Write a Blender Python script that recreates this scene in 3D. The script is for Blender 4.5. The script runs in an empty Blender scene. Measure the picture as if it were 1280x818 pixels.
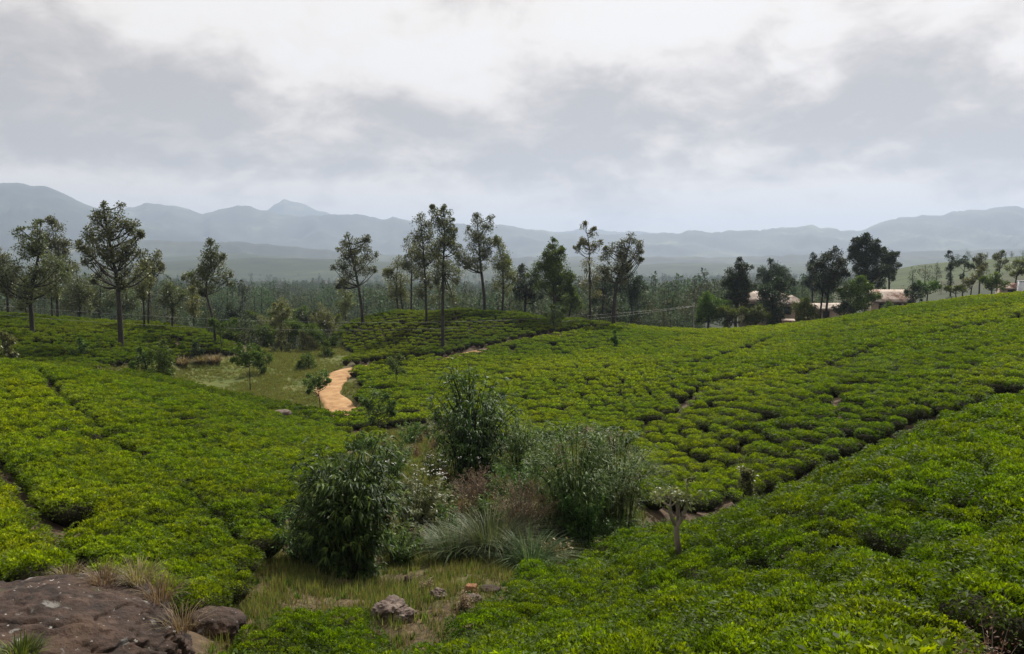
import bpy, math, random
import numpy as np
from mathutils import Vector, noise as mnoise

random.seed(7)
RNG = np.random.default_rng(7)
R = math.radians
scn = bpy.context.scene
COL = scn.collection

# ------------------------------------------------------------------ camera
CZ = 20.0                       # camera height above the zero level
FPX = 1050.0                    # focal length in pixels of a 1280 px wide frame
HOR = 325.0                     # row of the eye level
PITCH = math.atan((409.0 - HOR) / FPX)
cam = bpy.data.cameras.new('camera')
cam.sensor_width = 36.0
cam.lens = FPX / 1280.0 * 36.0
cam.clip_start = 0.1
cam.clip_end = 40000
cam_o = bpy.data.objects.new('camera', cam)
cam_o.location = (0, 0, CZ)
cam_o.rotation_euler = (R(90) - PITCH, 0, 0)
COL.objects.link(cam_o)
scn.camera = cam_o

# ------------------------------------------------------------------ world
SUN_EL, SUN_AZ = R(46), R(24)    # azimuth to the right of the viewing direction (+y)
world = bpy.data.worlds.new('World')
scn.world = world
world.use_nodes = True
wn, wl = world.node_tree.nodes, world.node_tree.links
wn.clear()


def N(nodes, kind, **kw):
    n = nodes.new(kind)
    for k, v in kw.items():
        if k in ('op', 'operation'):
            n.operation = v
        elif hasattr(n, k):
            setattr(n, k, v)
        else:
            n.inputs[k].default_value = v
    return n


def math_node(nodes, links, op, a, b=None, clamp=False):
    n = nodes.new('ShaderNodeMath')
    n.operation = op
    n.use_clamp = clamp
    for i, v in enumerate((a, b)):
        if v is None:
            continue
        if hasattr(v, 'is_linked'):
            links.new(v, n.inputs[i])
        else:
            n.inputs[i].default_value = v
    return n.outputs[0]


def wm(op, a, b=None, clamp=False):
    return math_node(wn, wl, op, a, b, clamp)


sky = N(wn, 'ShaderNodeTexSky')
sky.sky_type = 'NISHITA'
sky.sun_disc = False
sky.sun_elevation = SUN_EL
sky.sun_rotation = SUN_AZ
sky.altitude = 1500
tc = N(wn, 'ShaderNodeTexCoord')
sep = N(wn, 'ShaderNodeSeparateXYZ')
wl.new(tc.outputs['Generated'], sep.inputs[0])
zc = wm('MAXIMUM', sep.outputs[2], 0.0)
den = wm('ADD', zc, 0.42)
pu = wm('DIVIDE', sep.outputs[0], den)
pv = wm('DIVIDE', sep.outputs[1], den)
comb = N(wn, 'ShaderNodeCombineXYZ')
wl.new(pu, comb.inputs[0])
wl.new(pv, comb.inputs[1])


def wnoise(scale, detail, rough, dist, off):
    mp = N(wn, 'ShaderNodeMapping')
    wl.new(comb.outputs[0], mp.inputs[0])
    mp.inputs['Location'].default_value = off
    n = N(wn, 'ShaderNodeTexNoise')
    n.inputs['Scale'].default_value = scale
    n.inputs['Detail'].default_value = detail
    n.inputs['Roughness'].default_value = rough
    n.inputs['Distortion'].default_value = dist
    wl.new(mp.outputs[0], n.inputs['Vector'])
    return n.outputs['Fac']


n_big = wnoise(1.9, 3, 0.5, 0.3, (5.1, 6.6, 3))
n_mid = wnoise(4.6, 9, 0.55, 0.3, (1.0, 5.1, 2.0))
n_fine = wnoise(12.0, 8, 0.55, 0.4, (9.0, 2.1, 4.0))
# the flat grey undersides of the cloud sheet lie some 6 to 11 degrees up
band = N(wn, 'ShaderNodeValToRGB')
e = band.color_ramp.elements
e[0].position, e[0].color = 0.0, (0.12, 0.12, 0.12, 1)
e[1].position, e[1].color = 1.0, (0.25, 0.25, 0.25, 1)
for p, v in ((0.060, 0.22), (0.085, 0.34), (0.108, 0.74), (0.165, 0.80), (0.205, 0.42), (0.25, 0.16), (0.32, 0.0)):
    q = e.new(p)
    q.color = (v, v, v, 1)
wl.new(zc, band.inputs[0])
s1 = wm('MULTIPLY', wm('SUBTRACT', n_big, 0.5), 1.5)
s2 = wm('MULTIPLY', wm('SUBTRACT', n_mid, 0.5), 2.3)
s3 = wm('MULTIPLY', wm('SUBTRACT', n_fine, 0.5), 0.95)
shade = wm('ADD', wm('ADD', wm('ADD', s1, s2), s3), band.outputs[0])
ramp = N(wn, 'ShaderNodeValToRGB')
e = ramp.color_ramp.elements
e[0].position, e[0].color = 0.05, (9.6, 9.3, 9.0, 1)
e[1].position, e[1].color = 1.0, (4.7, 4.45, 4.3, 1)
for p, v in ((0.28, (9.4, 8.9, 8.4)), (0.50, (7.9, 7.4, 6.95)), (0.76, (5.9, 5.5, 5.2))):
    q = e.new(p)
    q.color = (*v, 1)
wl.new(shade, ramp.inputs[0])
mixs = N(wn, 'ShaderNodeMix', data_type='RGBA')
mixs.inputs[0].default_value = 0.96
wl.new(sky.outputs[0], mixs.inputs[6])
# the far clouds above the horizon are seen through more air and look warmer
warm = N(wn, 'ShaderNodeValToRGB')
e = warm.color_ramp.elements
e[0].position, e[0].color = 0.02, (1.0, 0.92, 0.82, 1)
e[1].position, e[1].color = 0.22, (1, 0.985, 0.97, 1)
wl.new(zc, warm.inputs[0])
wmul = N(wn, 'ShaderNodeMix', data_type='RGBA')
wmul.blend_type = 'MULTIPLY'
wmul.inputs[0].default_value = 1.0
wl.new(ramp.outputs[0], wmul.inputs[6])
wl.new(warm.outputs[0], wmul.inputs[7])
wl.new(wmul.outputs[2], mixs.inputs[7])
bg = N(wn, 'ShaderNodeBackground')
bg.inputs['Strength'].default_value = 0.067
wl.new(mixs.outputs[2], bg.inputs['Color'])
wo = N(wn, 'ShaderNodeOutputWorld')
wl.new(bg.outputs[0], wo.inputs['Surface'])

# ------------------------------------------------------------------ sun
sun = bpy.data.lights.new('sun', 'SUN')
sun.energy = 5.0
sun.angle = R(0.6)
sun.color = (1.0, 0.955, 0.87)
sun_o = bpy.data.objects.new('sun', sun)
sd = Vector((math.cos(SUN_EL) * math.sin(SUN_AZ), math.cos(SUN_EL) * math.cos(SUN_AZ), math.sin(SUN_EL)))
sun_o.rotation_euler = sd.to_track_quat('Z', 'Y').to_euler()
sun_o.location = (0, 0, 300)
COL.objects.link(sun_o)

scn.view_settings.view_transform = 'Standard'
scn.view_settings.look = 'None'
scn.view_settings.exposure = 0.66
scn.view_settings.gamma = 1.0
scn.view_settings.use_curve_mapping = False
cy = scn.cycles
cy.max_bounces = 6
cy.diffuse_bounces = 2
cy.glossy_bounces = 1
cy.transmission_bounces = 3
cy.volume_bounces = 1
cy.sample_clamp_indirect = 4.0
cy.use_denoising = True

# ------------------------------------------------------------------ picture <-> place
CP, SP = math.cos(PITCH), math.sin(PITCH)


def ray(px, py):
    dx = (px - 640.0) / FPX
    dz = -(py - 409.0) / FPX
    return np.array([dx, CP + dz * SP, -SP + dz * CP])


def U(px, py, D):
    """the point at forward distance D seen at pixel (px, py) of the 1280 px frame"""
    d = ray(px, py)
    return np.array([0, 0, CZ]) + d * (D / d[1])


def proj(x, y, z):
    z = z - CZ
    f = y * CP - z * SP
    u = y * SP + z * CP
    f = np.maximum(f, 0.01)
    return 640 + FPX * x / f, 409 - FPX * u / f


# ------------------------------------------------------------------ terrain
T, G = 0.8, 0.0     # tea canopy height above the ground
CTRL = [
    # near right slope
    (1280, 818, 7, T), (1000, 818, 8, T), (800, 818, 9.5, T), (640, 818, 11.5, T), (520, 818, 13.5, T),
    (1280, 700, 11, T), (1280, 600, 16, T), (1280, 520, 25, T), (1280, 496, 30.5, T), (1160, 537, 29.5, T),
    (1040, 596, 27.6, T), (930, 641, 26.6, T), (880, 656, 25.7, T), (800, 667, 27, T), (700, 702, 25, T),
    (1100, 700, 14, T), (1000, 610, 24, T), (700, 760, 17, T), (600, 800, 14.2, T), (847, 690, 20.5, T),
    (1600, 480, 30, T), (1600, 640, 15, T), (1600, 800, 8, T),
    # the drain behind it
    (1300, 487, 44, G), (1150, 534, 41.5, G), (1060, 576, 39, G), (960, 620, 36, G), (880, 650, 33.5, G), (1300, 530, 35.5, G), (1150, 578, 34, G), (1050, 632, 32, G), (940, 676, 30.2, G), (870, 682, 29.5, G),
    # second right slope
    (1280, 462, 46, T), (1150, 506, 43.5, T), (1060, 548, 41, T), (960, 594, 38, T), (890, 620, 36, T), (860, 600, 41, T), (800, 560, 48, T),
    (1280, 420, 62, T), (1280, 390, 85, T), (1280, 367, 110, T), (1150, 480, 48, T), (1150, 420, 72, T), (1150, 389, 102, T),
    (1150, 380, 120, T), (1000, 520, 45, T), (1000, 450, 68, T), (1000, 420, 95, T), (1000, 404, 124, T),
    (900, 540, 48, T), (900, 480, 68, G), (900, 440, 90, T), (900, 413, 124, T), (1600, 470, 42, T), (1600, 380, 80, T), (1600, 345, 115, T),
    (800, 500, 62, T), (800, 450, 85, T), (800, 425, 110, T), (800, 409, 130, T),
    (700, 540, 52, T), (700, 500, 66, T), (700, 460, 85, T), (700, 430, 112, T),
    (600, 530, 58, T), (600, 480, 80, T), (600, 452, 98, T), (500, 520, 66, T), (480, 490, 78, T), (500, 458, 98, T),
    # road
    (427, 513, 76, G), (410, 490, 84, G), (428, 466, 94, G), (470, 455, 101, G), (520, 449, 106, G), (580, 441, 110, G),
    (640, 430, 116, G), (700, 419, 123, G), (760, 411, 131, G),
    # mound with the trees
    (440, 401, 128, T), (500, 387, 132, T), (580, 385, 135, T), (650, 389, 137, T), (720, 397, 138, T), (790, 405, 139, T),
    (450, 432, 116, T), (545, 433, 114, T), (620, 415, 121, T), (540, 408, 122, T), (480, 410, 121, T), (700, 405, 130, T), (420, 442, 111, G),
    # clearing
    (340, 442, 109, G), (280, 461, 97, G), (350, 491, 84, G), (230, 471, 91, G), (400, 452, 104, G), (300, 501, 79, G),
    # far left mound
    (38, 412, 95, T), (149, 428, 90, T), (0, 391, 110, T), (100, 399, 112, T), (200, 406, 111, T), (260, 419, 108, T), (310, 437, 108, T),
    (100, 445, 82, T), (200, 443, 88, T), (0, 445, 78, T), (-300, 395, 105, T), (-300, 450, 78, T),
    # left hill
    (0, 451, 52, T), (100, 463, 54, T), (200, 483, 56, T), (300, 506, 58, T), (400, 536, 57, T), (450, 546, 57, T),
    (0, 550, 28, T), (0, 640, 19, T), (0, 700, 15.5, T), (100, 560, 30, T), (100, 650, 20.5, T), (200, 560, 34, T), (200, 650, 22.5, T),
    (200, 700, 19, T), (255, 735, 17.8, T), (300, 600, 30, T), (300, 680, 22.5, T), (350, 640, 27.5, T), (370, 600, 33, T), (400, 570, 42, T),
    (100, 700, 17, T), (150, 720, 16.5, T), (-300, 470, 45, T), (-300, 600, 22, T), (-300, 720, 14, T),
    # gully
    (310, 770, 17.5, G), (330, 720, 22, G), (450, 715, 25, G), (550, 692, 27.5, G), (640, 692, 26.5, G), (500, 740, 22, G), (480, 772, 18.3, G),
    (590, 735, 21.5, G), (540, 640, 33, G), (560, 570, 48, G), (520, 542, 57, G), (480, 560, 50, G), (430, 602, 39, G), (660, 600, 40, G),
    (750, 602, 38, G), (800, 642, 31, G), (780, 560, 47, G), (400, 770, 16.5, T), (300, 805, 14.3, T), (440, 765, 17.4, T),
    # under the boulder
    (0, 775, 13.5, G), (120, 775, 14, G), (0, 818, 11.2, G), (150, 818, 12.2, G), (230, 800, 14.5, G), (-300, 800, 12, G),
]
pts = []
for px, py, D, h in CTRL:
    p = U(px, py, D)
    pts.append((p[0], p[1], p[2] - h))
pts += [  # hidden ground behind the crests, and round the camera
    (-40, 66, CZ - 8.9), (-33, 66, CZ - 9.6), (-27, 70, CZ - 11.2), (-22, 70, CZ - 12.3),
    (-60, 66, CZ - 8.6), (0, 0, CZ - 1.75), (-6, 1, CZ - 2.4), (6, 1, CZ - 2.0), (-12, -10, CZ - 2), (12, -10, CZ - 1.6), (0, -16, CZ - 1.6),
    (2.5, 4.2, CZ - 3.3), (-3, 5, CZ - 3.9), (-8, 6, CZ - 5.0),
    (-60, 132, CZ - 10.5), (-30, 132, CZ - 14), (-85, 128, CZ - 9.5), (-20, 160, CZ - 17), (0, 165, CZ - 17), (20, 165, CZ - 17), (40, 160, CZ - 14),
    (60, 160, CZ - 12), (85, 160, CZ - 8), (110, 160, CZ - 6.5), (-50, 165, CZ - 17), (-90, 165, CZ - 15), (150, 160, CZ - 4), (-140, 150, CZ - 12),
]
pts = np.array(pts)


def tps_fit(P, Z, lam):
    d2 = ((P[:, None, :] - P[None, :, :]) ** 2).sum(-1)
    K = 0.5 * d2 * np.log(d2 + 1e-9)
    n = len(P)
    A = np.zeros((n + 3, n + 3))
    A[:n, :n] = K + lam * np.eye(n)
    A[:n, n] = 1
    A[:n, n + 1:] = P
    A[n, :n] = 1
    A[n + 1:, :n] = P.T
    return np.linalg.solve(A, np.concatenate([Z, np.zeros(3)]))


def tps_eval(P, W, X):
    out = np.empty(len(X))
    n = len(P)
    for i in range(0, len(X), 20000):
        x = X[i:i + 20000]
        d2 = ((x[:, None, :] - P[None, :, :]) ** 2).sum(-1)
        out[i:i + 20000] = (0.5 * d2 * np.log(d2 + 1e-9)) @ W[:n] + W[n] + x @ W[n + 1:]
    return out


# coordinates shrunk with distance so that near and far points weigh alike
def warp(x, y):
    r = np.sqrt(x * x + y * y) + 1e-6
    g = np.log1p(r / 14.0) / r * 14.0
    return np.stack([x * g, y * g], -1) / 5.0


WN = tps_fit(warp(pts[:, 0], pts[:, 1]), pts[:, 2], 0.004)
PN = warp(pts[:, 0], pts[:, 1])

FAR = [  # (px, py, D) of the ground past the tea fields
    (-400, 392, 200), (0, 402, 200), (300, 408, 200), (640, 405, 200), (900, 396, 200), (1150, 372, 200), (1280, 358, 200), (1700, 350, 200),
    (-400, 380, 340), (0, 392, 340), (300, 398, 340), (640, 394, 340), (900, 386, 340), (1040, 366, 340), (1130, 333, 350), (1200, 325, 355), (1280, 321, 360), (1500, 318, 350),
    (900, 380, 480), (1130, 352, 450), (1280, 342, 450), (1500, 340, 450),
    (-400, 366, 700), (0, 374, 700), (300, 378, 700), (640, 374, 700), (900, 368, 700), (1150, 366, 700), (1280, 365, 700), (1700, 360, 700),
    (-400, 348, 1500), (0, 352, 1500), (300, 349, 1500), (640, 356, 1500), (900, 352, 1500), (1280, 350, 1500), (1700, 345, 1500),
    (-400, 325, 3000), (0, 329, 3000), (300, 322, 3000), (640, 338, 3000), (900, 336, 3000), (1280, 334, 3000), (1700, 330, 3000),
    (-400, 322, 6000), (0, 324, 6000), (300, 326, 6000), (640, 330, 6000), (900, 331, 6000), (1280, 330, 6000), (1700, 326, 6000),
    (-400, 322, 14000), (0, 322, 14000), (640, 326, 14000), (1280, 326, 14000), (1700, 322, 14000),
]
fp = np.array([U(*q) for q in FAR])


def fwarp(x, y):
    r = np.sqrt(x * x + y * y) + 1e-6
    a = np.arctan2(x, np.where(y > -r * 0.999, y, y))
    return np.stack([a * 2.2, np.log(r / 100.0)], -1)


PF = fwarp(fp[:, 0], fp[:, 1])
# drop relative to distance is what is interpolated far away
WF = tps_fit(PF, (fp[:, 2] - CZ) / np.hypot(fp[:, 0], fp[:, 1]), 0.002)


def sstep(a, b, x):
    t = np.clip((x - a) / (b - a), 0, 1)
    return t * t * (3 - 2 * t)


def vnoise(x, y, s, seed=0):
    """smooth value noise, vectorised"""
    x = np.asarray(x) / s + seed * 17.3
    y = np.asarray(y) / s - seed * 9.1
    ix, iy = np.floor(x), np.floor(y)
    fx, fy = x - ix, y - iy
    fx, fy = fx * fx * (3 - 2 * fx), fy * fy * (3 - 2 * fy)

    def h(a, b):
        v = np.sin(a * 127.1 + b * 311.7 + seed * 3.7) * 43758.5453
        return v - np.floor(v)
    return ((h(ix, iy) * (1 - fx) + h(ix + 1, iy) * fx) * (1 - fy) + (h(ix, iy + 1) * (1 - fx) + h(ix + 1, iy + 1) * fx) * fy) * 2 - 1


def H0(x, y):
    x, y = np.atleast_1d(np.asarray(x, float)), np.atleast_1d(np.asarray(y, float))
    r = np.hypot(x, y)
    w = sstep(140, 195, r)
    zn = np.zeros_like(r)
    m = r < 196
    if m.any():
        zn[m] = tps_eval(PN, WN, warp(x[m], y[m]))
    zf = np.zeros_like(r)
    m = r > 139
    if m.any():
        q = fwarp(x[m], y[m])
        q[:, 0] = np.clip(q[:, 0], -1.6, 1.6)
        zf[m] = tps_eval(PF, WF, q) * r[m] + CZ + vnoise(x[m], y[m], 60, 3) * np.clip((r[m] - 150) / 300, 0, 1) * 2.5 + vnoise(x[m], y[m], 400, 5) * np.clip((r[m] - 500) / 2000, 0, 1) * 14 + vnoise(x[m] * 0.6, y[m], 620, 15) * np.clip((r[m] - 450) / 900, 0, 1) * 26
    z = zn * (1 - w) + zf * w
    return z + (vnoise(x, y, 2.3, 1) * 0.07 + vnoise(x, y, 0.8, 2) * 0.025) * (r < 200)


def hit(px, py, lift=0.0, dmin=6.0, dmax=400.0):
    d = ray(px, py)
    d = d / d[1]
    D = np.geomspace(dmin, dmax, 700)
    P = np.array([0, 0, CZ]) + d[None, :] * D[:, None]
    g = H0(P[:, 0], P[:, 1]) + lift
    below = np.nonzero(P[:, 2] < g)[0]
    i = below[0] if len(below) else len(D) - 1
    return float(P[i, 0]), float(P[i, 1])


def hits(L, lift=0.0):
    return np.array([hit(a, b, lift) for a, b in L])


def dist_poly(x, y, P):
    d = np.full(np.shape(x), 1e9)
    for (ax, ay), (bx, by) in zip(P[:-1], P[1:]):
        vx, vy = bx - ax, by - ay
        t = np.clip(((x - ax) * vx + (y - ay) * vy) / (vx * vx + vy * vy + 1e-9), 0, 1)
        d = np.minimum(d, np.hypot(x - ax - t * vx, y - ay - t * vy))
    return d


def in_poly(x, y, P):
    c = np.zeros(np.shape(x), bool)
    n = len(P)
    for i in range(n):
        (x1, y1), (x2, y2) = P[i], P[i - 1]
        k = ((y1 > y) != (y2 > y)) & (x < (x2 - x1) * (y - y1) / (y2 - y1 + 1e-12) + x1)
        c ^= k
    return c


def smooth_line(P, n=8):
    P = np.array(P, float)
    out = []
    for i in range(len(P) - 1):
        p0, p1, p2, p3 = P[max(i - 1, 0)], P[i], P[i + 1], P[min(i + 2, len(P) - 1)]
        for k in range(n):
            t = k / n
            out.append(0.5 * ((2 * p1) + (p2 - p0) * t + (2 * p0 - 5 * p1 + 4 * p2 - p3) * t * t + (3 * p1 - p0 - 3 * p2 + p3) * t ** 3))
    out.append(P[-1])
    return np.array(out)


def Uxy(px, py, D):
    p = U(px, py, D)
    return (p[0], p[1])


ROAD = smooth_line([Uxy(433, 519, 73.5), Uxy(430, 514, 75.5), Uxy(422, 503, 79.5), Uxy(411, 488, 85), Uxy(419, 470, 91.5), Uxy(436, 461, 96.5), Uxy(470, 455, 101), Uxy(520, 449, 106),
                    Uxy(580, 441, 110), Uxy(640, 430, 116), Uxy(700, 419, 123), Uxy(760, 411, 131), Uxy(830, 405, 140), Uxy(900, 400, 146)])
GULLY = np.array([hit(q, w, lf) for q, w, lf in [
    (228, 812, .7), (262, 790, .2), (292, 768, 0), (308, 735, 0), (322, 705, 0), (352, 680, 0), (372, 640, 0), (402, 592, 0), (440, 566, 0), (490, 535, 0), (540, 532, 0), (600, 552, 0), (650, 556, 0), (720, 548, 0), (770, 550, 0),
    (800, 575, 0), (812, 612, .3), (800, 655, .85), (745, 678, .9), (695, 704, .9), (640, 724, .9), (620, 740, .9), (600, 752, .9), (562, 784, .9), (530, 800, .9), (484, 826, .9),
    (478, 800, .5), (476, 772, .8), (470, 755, .9), (400, 752, .9), (356, 757, .9), (315, 786, .9), (280, 800, .9)]])
CLEAR = hits([(132, 470), (200, 481), (300, 502), (395, 522), (440, 520), (452, 487), (440, 470), (425, 462), (445, 446), (388, 434), (350, 434), (300, 447), (240, 449), (180, 457), (130, 463)])
DITCH = np.array([Uxy(760, 680, 29.5), Uxy(800, 668, 30.2), Uxy(880, 640, 32.0), Uxy(960, 612, 34.3), Uxy(1060, 565, 37.2), Uxy(1150, 530, 39.6), Uxy(1290, 487, 42), Uxy(1600, 460, 44.5)])
DRAINS = [(DITCH, 1.55),
          (hits([(800, 548), (850, 522), (880, 492), (930, 477), (965, 468)]), 0.35),
          (hits([(560, 545), (490, 552)]), 0.7),
          (hits([(1005, 480), (1100, 440), (1280, 405)]), 0.40),
          (hits([(820, 470), (870, 460), (960, 430)]), 0.4),
          (hits([(640, 445), (760, 440)]), 0.45)]
BLD_C = U(45, 800, 12.5)


def road_s(x, y):
    d = np.full(np.shape(x), 99.0)
    m = (y > 60) & (y < 150) & (x > -25) & (x < 45)
    if np.any(m):
        d[m] = dist_poly(x[m], y[m], ROAD)
    return d


ROAD_W = 1.15


def H(x, y):
    x, y = np.atleast_1d(np.asarray(x, float)), np.atleast_1d(np.asarray(y, float))
    z = H0(x, y)
    d = road_s(x, y)
    m = (y > 24) & (y < 52) & (np.abs(x) < 50)
    if m.any():
        z[m] -= 0.7 * np.exp(-(dist_poly(x[m], y[m], DITCH) / 1.35) ** 2)
    m = (y > 18) & (y < 60) & (np.abs(x) < 14)
    if m.any():
        g = in_poly(x[m], y[m], GULLY)
        z[m] += g * (vnoise(x[m], y[m], 1.3, 51) * 0.10 + vnoise(x[m], y[m], 0.45, 52) * 0.035)
    return z - 0.45 * (1 - sstep(ROAD_W * 0.9, ROAD_W + 0.7, d + 0.7 * sstep(95, 101, y)))



def gz(x, y):
    return float(H(x, y)[0])


# ------------------------------------------------------------------ object helpers
def tag(o, label=None, cat=None, group=None, kind=None):
    if label:
        o['label'] = label
    if cat:
        o['category'] = cat
    if group:
        o['group'] = group
    if kind:
        o['kind'] = kind
    return o


def link(o, parent=None, col=None):
    (col or COL).objects.link(o)
    if parent is not None:
        o.parent = parent
    return o


def empty(name, loc, rz=0.0):
    o = bpy.data.objects.new(name, None)
    o.empty_display_size = 0.3
    o.location = loc
    o.rotation_euler = (0, 0, rz)
    return link(o)


class MB:
    """collects polygons; build() links them as one mesh object"""

    def __init__(self):
        self.v, self.f, self.m, self.r, self.n = [], [], [], [], 0

    def add(self, verts, faces, mat=0, rnd=None):
        verts = np.asarray(verts, float).reshape(-1, 3)
        faces = np.asarray(faces, int)
        self.v.append(verts)
        self.f.append(faces + self.n)
        self.m.append(np.full(len(faces), mat, int))
        self.r.append(np.full(len(faces), 0.5) if rnd is None else np.asarray(rnd, float))
        self.n += len(verts)
        return self

    def mesh(self, name, mats, smooth=False):
        me = bpy.data.meshes.new(name)
        V = np.concatenate(self.v)
        tot = np.concatenate([np.full(len(f), f.shape[1], int) for f in self.f])
        loops = np.concatenate([f.ravel() for f in self.f])
        start = np.concatenate([[0], np.cumsum(tot)[:-1]])
        me.vertices.add(len(V))
        me.vertices.foreach_set('co', V.ravel())
        me.loops.add(len(loops))
        me.loops.foreach_set('vertex_index', loops)
        me.polygons.add(len(tot))
        me.polygons.foreach_set('loop_start', start)
        me.polygons.foreach_set('loop_total', tot)
        me.polygons.foreach_set('material_index', np.concatenate(self.m))
        if smooth:
            me.polygons.foreach_set('use_smooth', np.ones(len(tot), bool))
        a = me.attributes.new('rnd', 'FLOAT', 'FACE')
        a.data.foreach_set('value', np.concatenate(self.r))
        for m in (mats if isinstance(mats, (list, tuple)) else [mats]):
            me.materials.append(m)
        me.update(calc_edges=True)
        return me

    def build(self, name, mats, parent=None, smooth=False, col=None):
        o = bpy.data.objects.new(name, self.mesh(name, mats, smooth))
        return link(o, parent, col)


def tube(mb, P, rad, sides=6, mat=0, cap=True, rnd=0.5):
    P = np.asarray(P, float)
    n = len(P)
    rad = np.broadcast_to(np.asarray(rad, float), (n,))
    t = np.gradient(P, axis=0)
    t /= np.linalg.norm(t, axis=1, keepdims=True) + 1e-9
    ref = np.where(np.abs(t[:, 2:3]) > 0.9, np.array([[1.0, 0, 0]]), np.array([[0, 0, 1.0]]))
    a = np.cross(t, ref)
    a /= np.linalg.norm(a, axis=1, keepdims=True) + 1e-9
    b = np.cross(t, a)
    ang = np.arange(sides) * 2 * math.pi / sides
    ring = P[:, None, :] + rad[:, None, None] * (np.cos(ang)[None, :, None] * a[:, None, :] + np.sin(ang)[None, :, None] * b[:, None, :])
    V = ring.reshape(-1, 3)
    i = np.arange(n - 1)[:, None] * sides
    j = np.arange(sides)[None, :]
    k = (j + 1) % sides
    F = np.stack([i + j, i + k, i + sides + k, i + sides + j], -1).reshape(-1, 4)
    mb.add(V, F, mat, np.full(len(F), rnd))
    if cap:
        V2 = np.concatenate([ring[-1], ring[-1].mean(0, keepdims=True) + t[-1:] * rad[-1]])
        F2 = np.array([[q, (q + 1) % sides, sides] for q in range(sides)])
        mb.add(V2, F2, mat, np.full(len(F2), rnd))
    return mb


def unit(v):
    return v / (np.linalg.norm(v, axis=-1, keepdims=True) + 1e-9)


def leaves(mb, C, D, Nn, L, W, fold=0.15, mat=0, rnd=None, droop=0.0, wide=0.45):
    """one folded pointed quad per leaf: base C, direction D, face normal about Nn"""
    n = len(C)
    D = unit(D)
    S = unit(np.cross(D, Nn))
    M = np.cross(S, D)
    L = np.broadcast_to(np.asarray(L, float), (n,))[:, None]
    W = np.broadcast_to(np.asarray(W, float), (n,))[:, None]
    base = C
    mid = C + D * L * wide
    tip = C + D * L - np.array([[0, 0, 1.0]]) * L * droop
    rt = mid + S * W * 0.5 + M * W * fold
    lf = mid - S * W * 0.5 + M * W * fold
    V = np.stack([base, rt, tip, lf], 1).reshape(-1, 3)
    F = np.arange(4 * n).reshape(n, 4)
    mb.add(V, F, mat, RNG.random(n) if rnd is None else rnd)
    return mb


def box(mb, lo, hi, mat=0):
    x0, y0, z0 = lo
    x1, y1, z1 = hi
    V = [(x0, y0, z0), (x1, y0, z0), (x1, y1, z0), (x0, y1, z0), (x0, y0, z1), (x1, y0, z1), (x1, y1, z1), (x0, y1, z1)]
    F = [(0, 3, 2, 1), (4, 5, 6, 7), (0, 1, 5, 4), (1, 2, 6, 5), (2, 3, 7, 6), (3, 0, 4, 7)]
    return mb.add(V, F, mat)


def rvec(n):
    return unit(RNG.normal(size=(n, 3)))


# ------------------------------------------------------------------ materials
def mat_new(name):
    m = bpy.data.materials.new(name)
    m.use_nodes = True
    nt = m.node_tree
    nt.nodes.clear()
    return m, nt.nodes, nt.links


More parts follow.
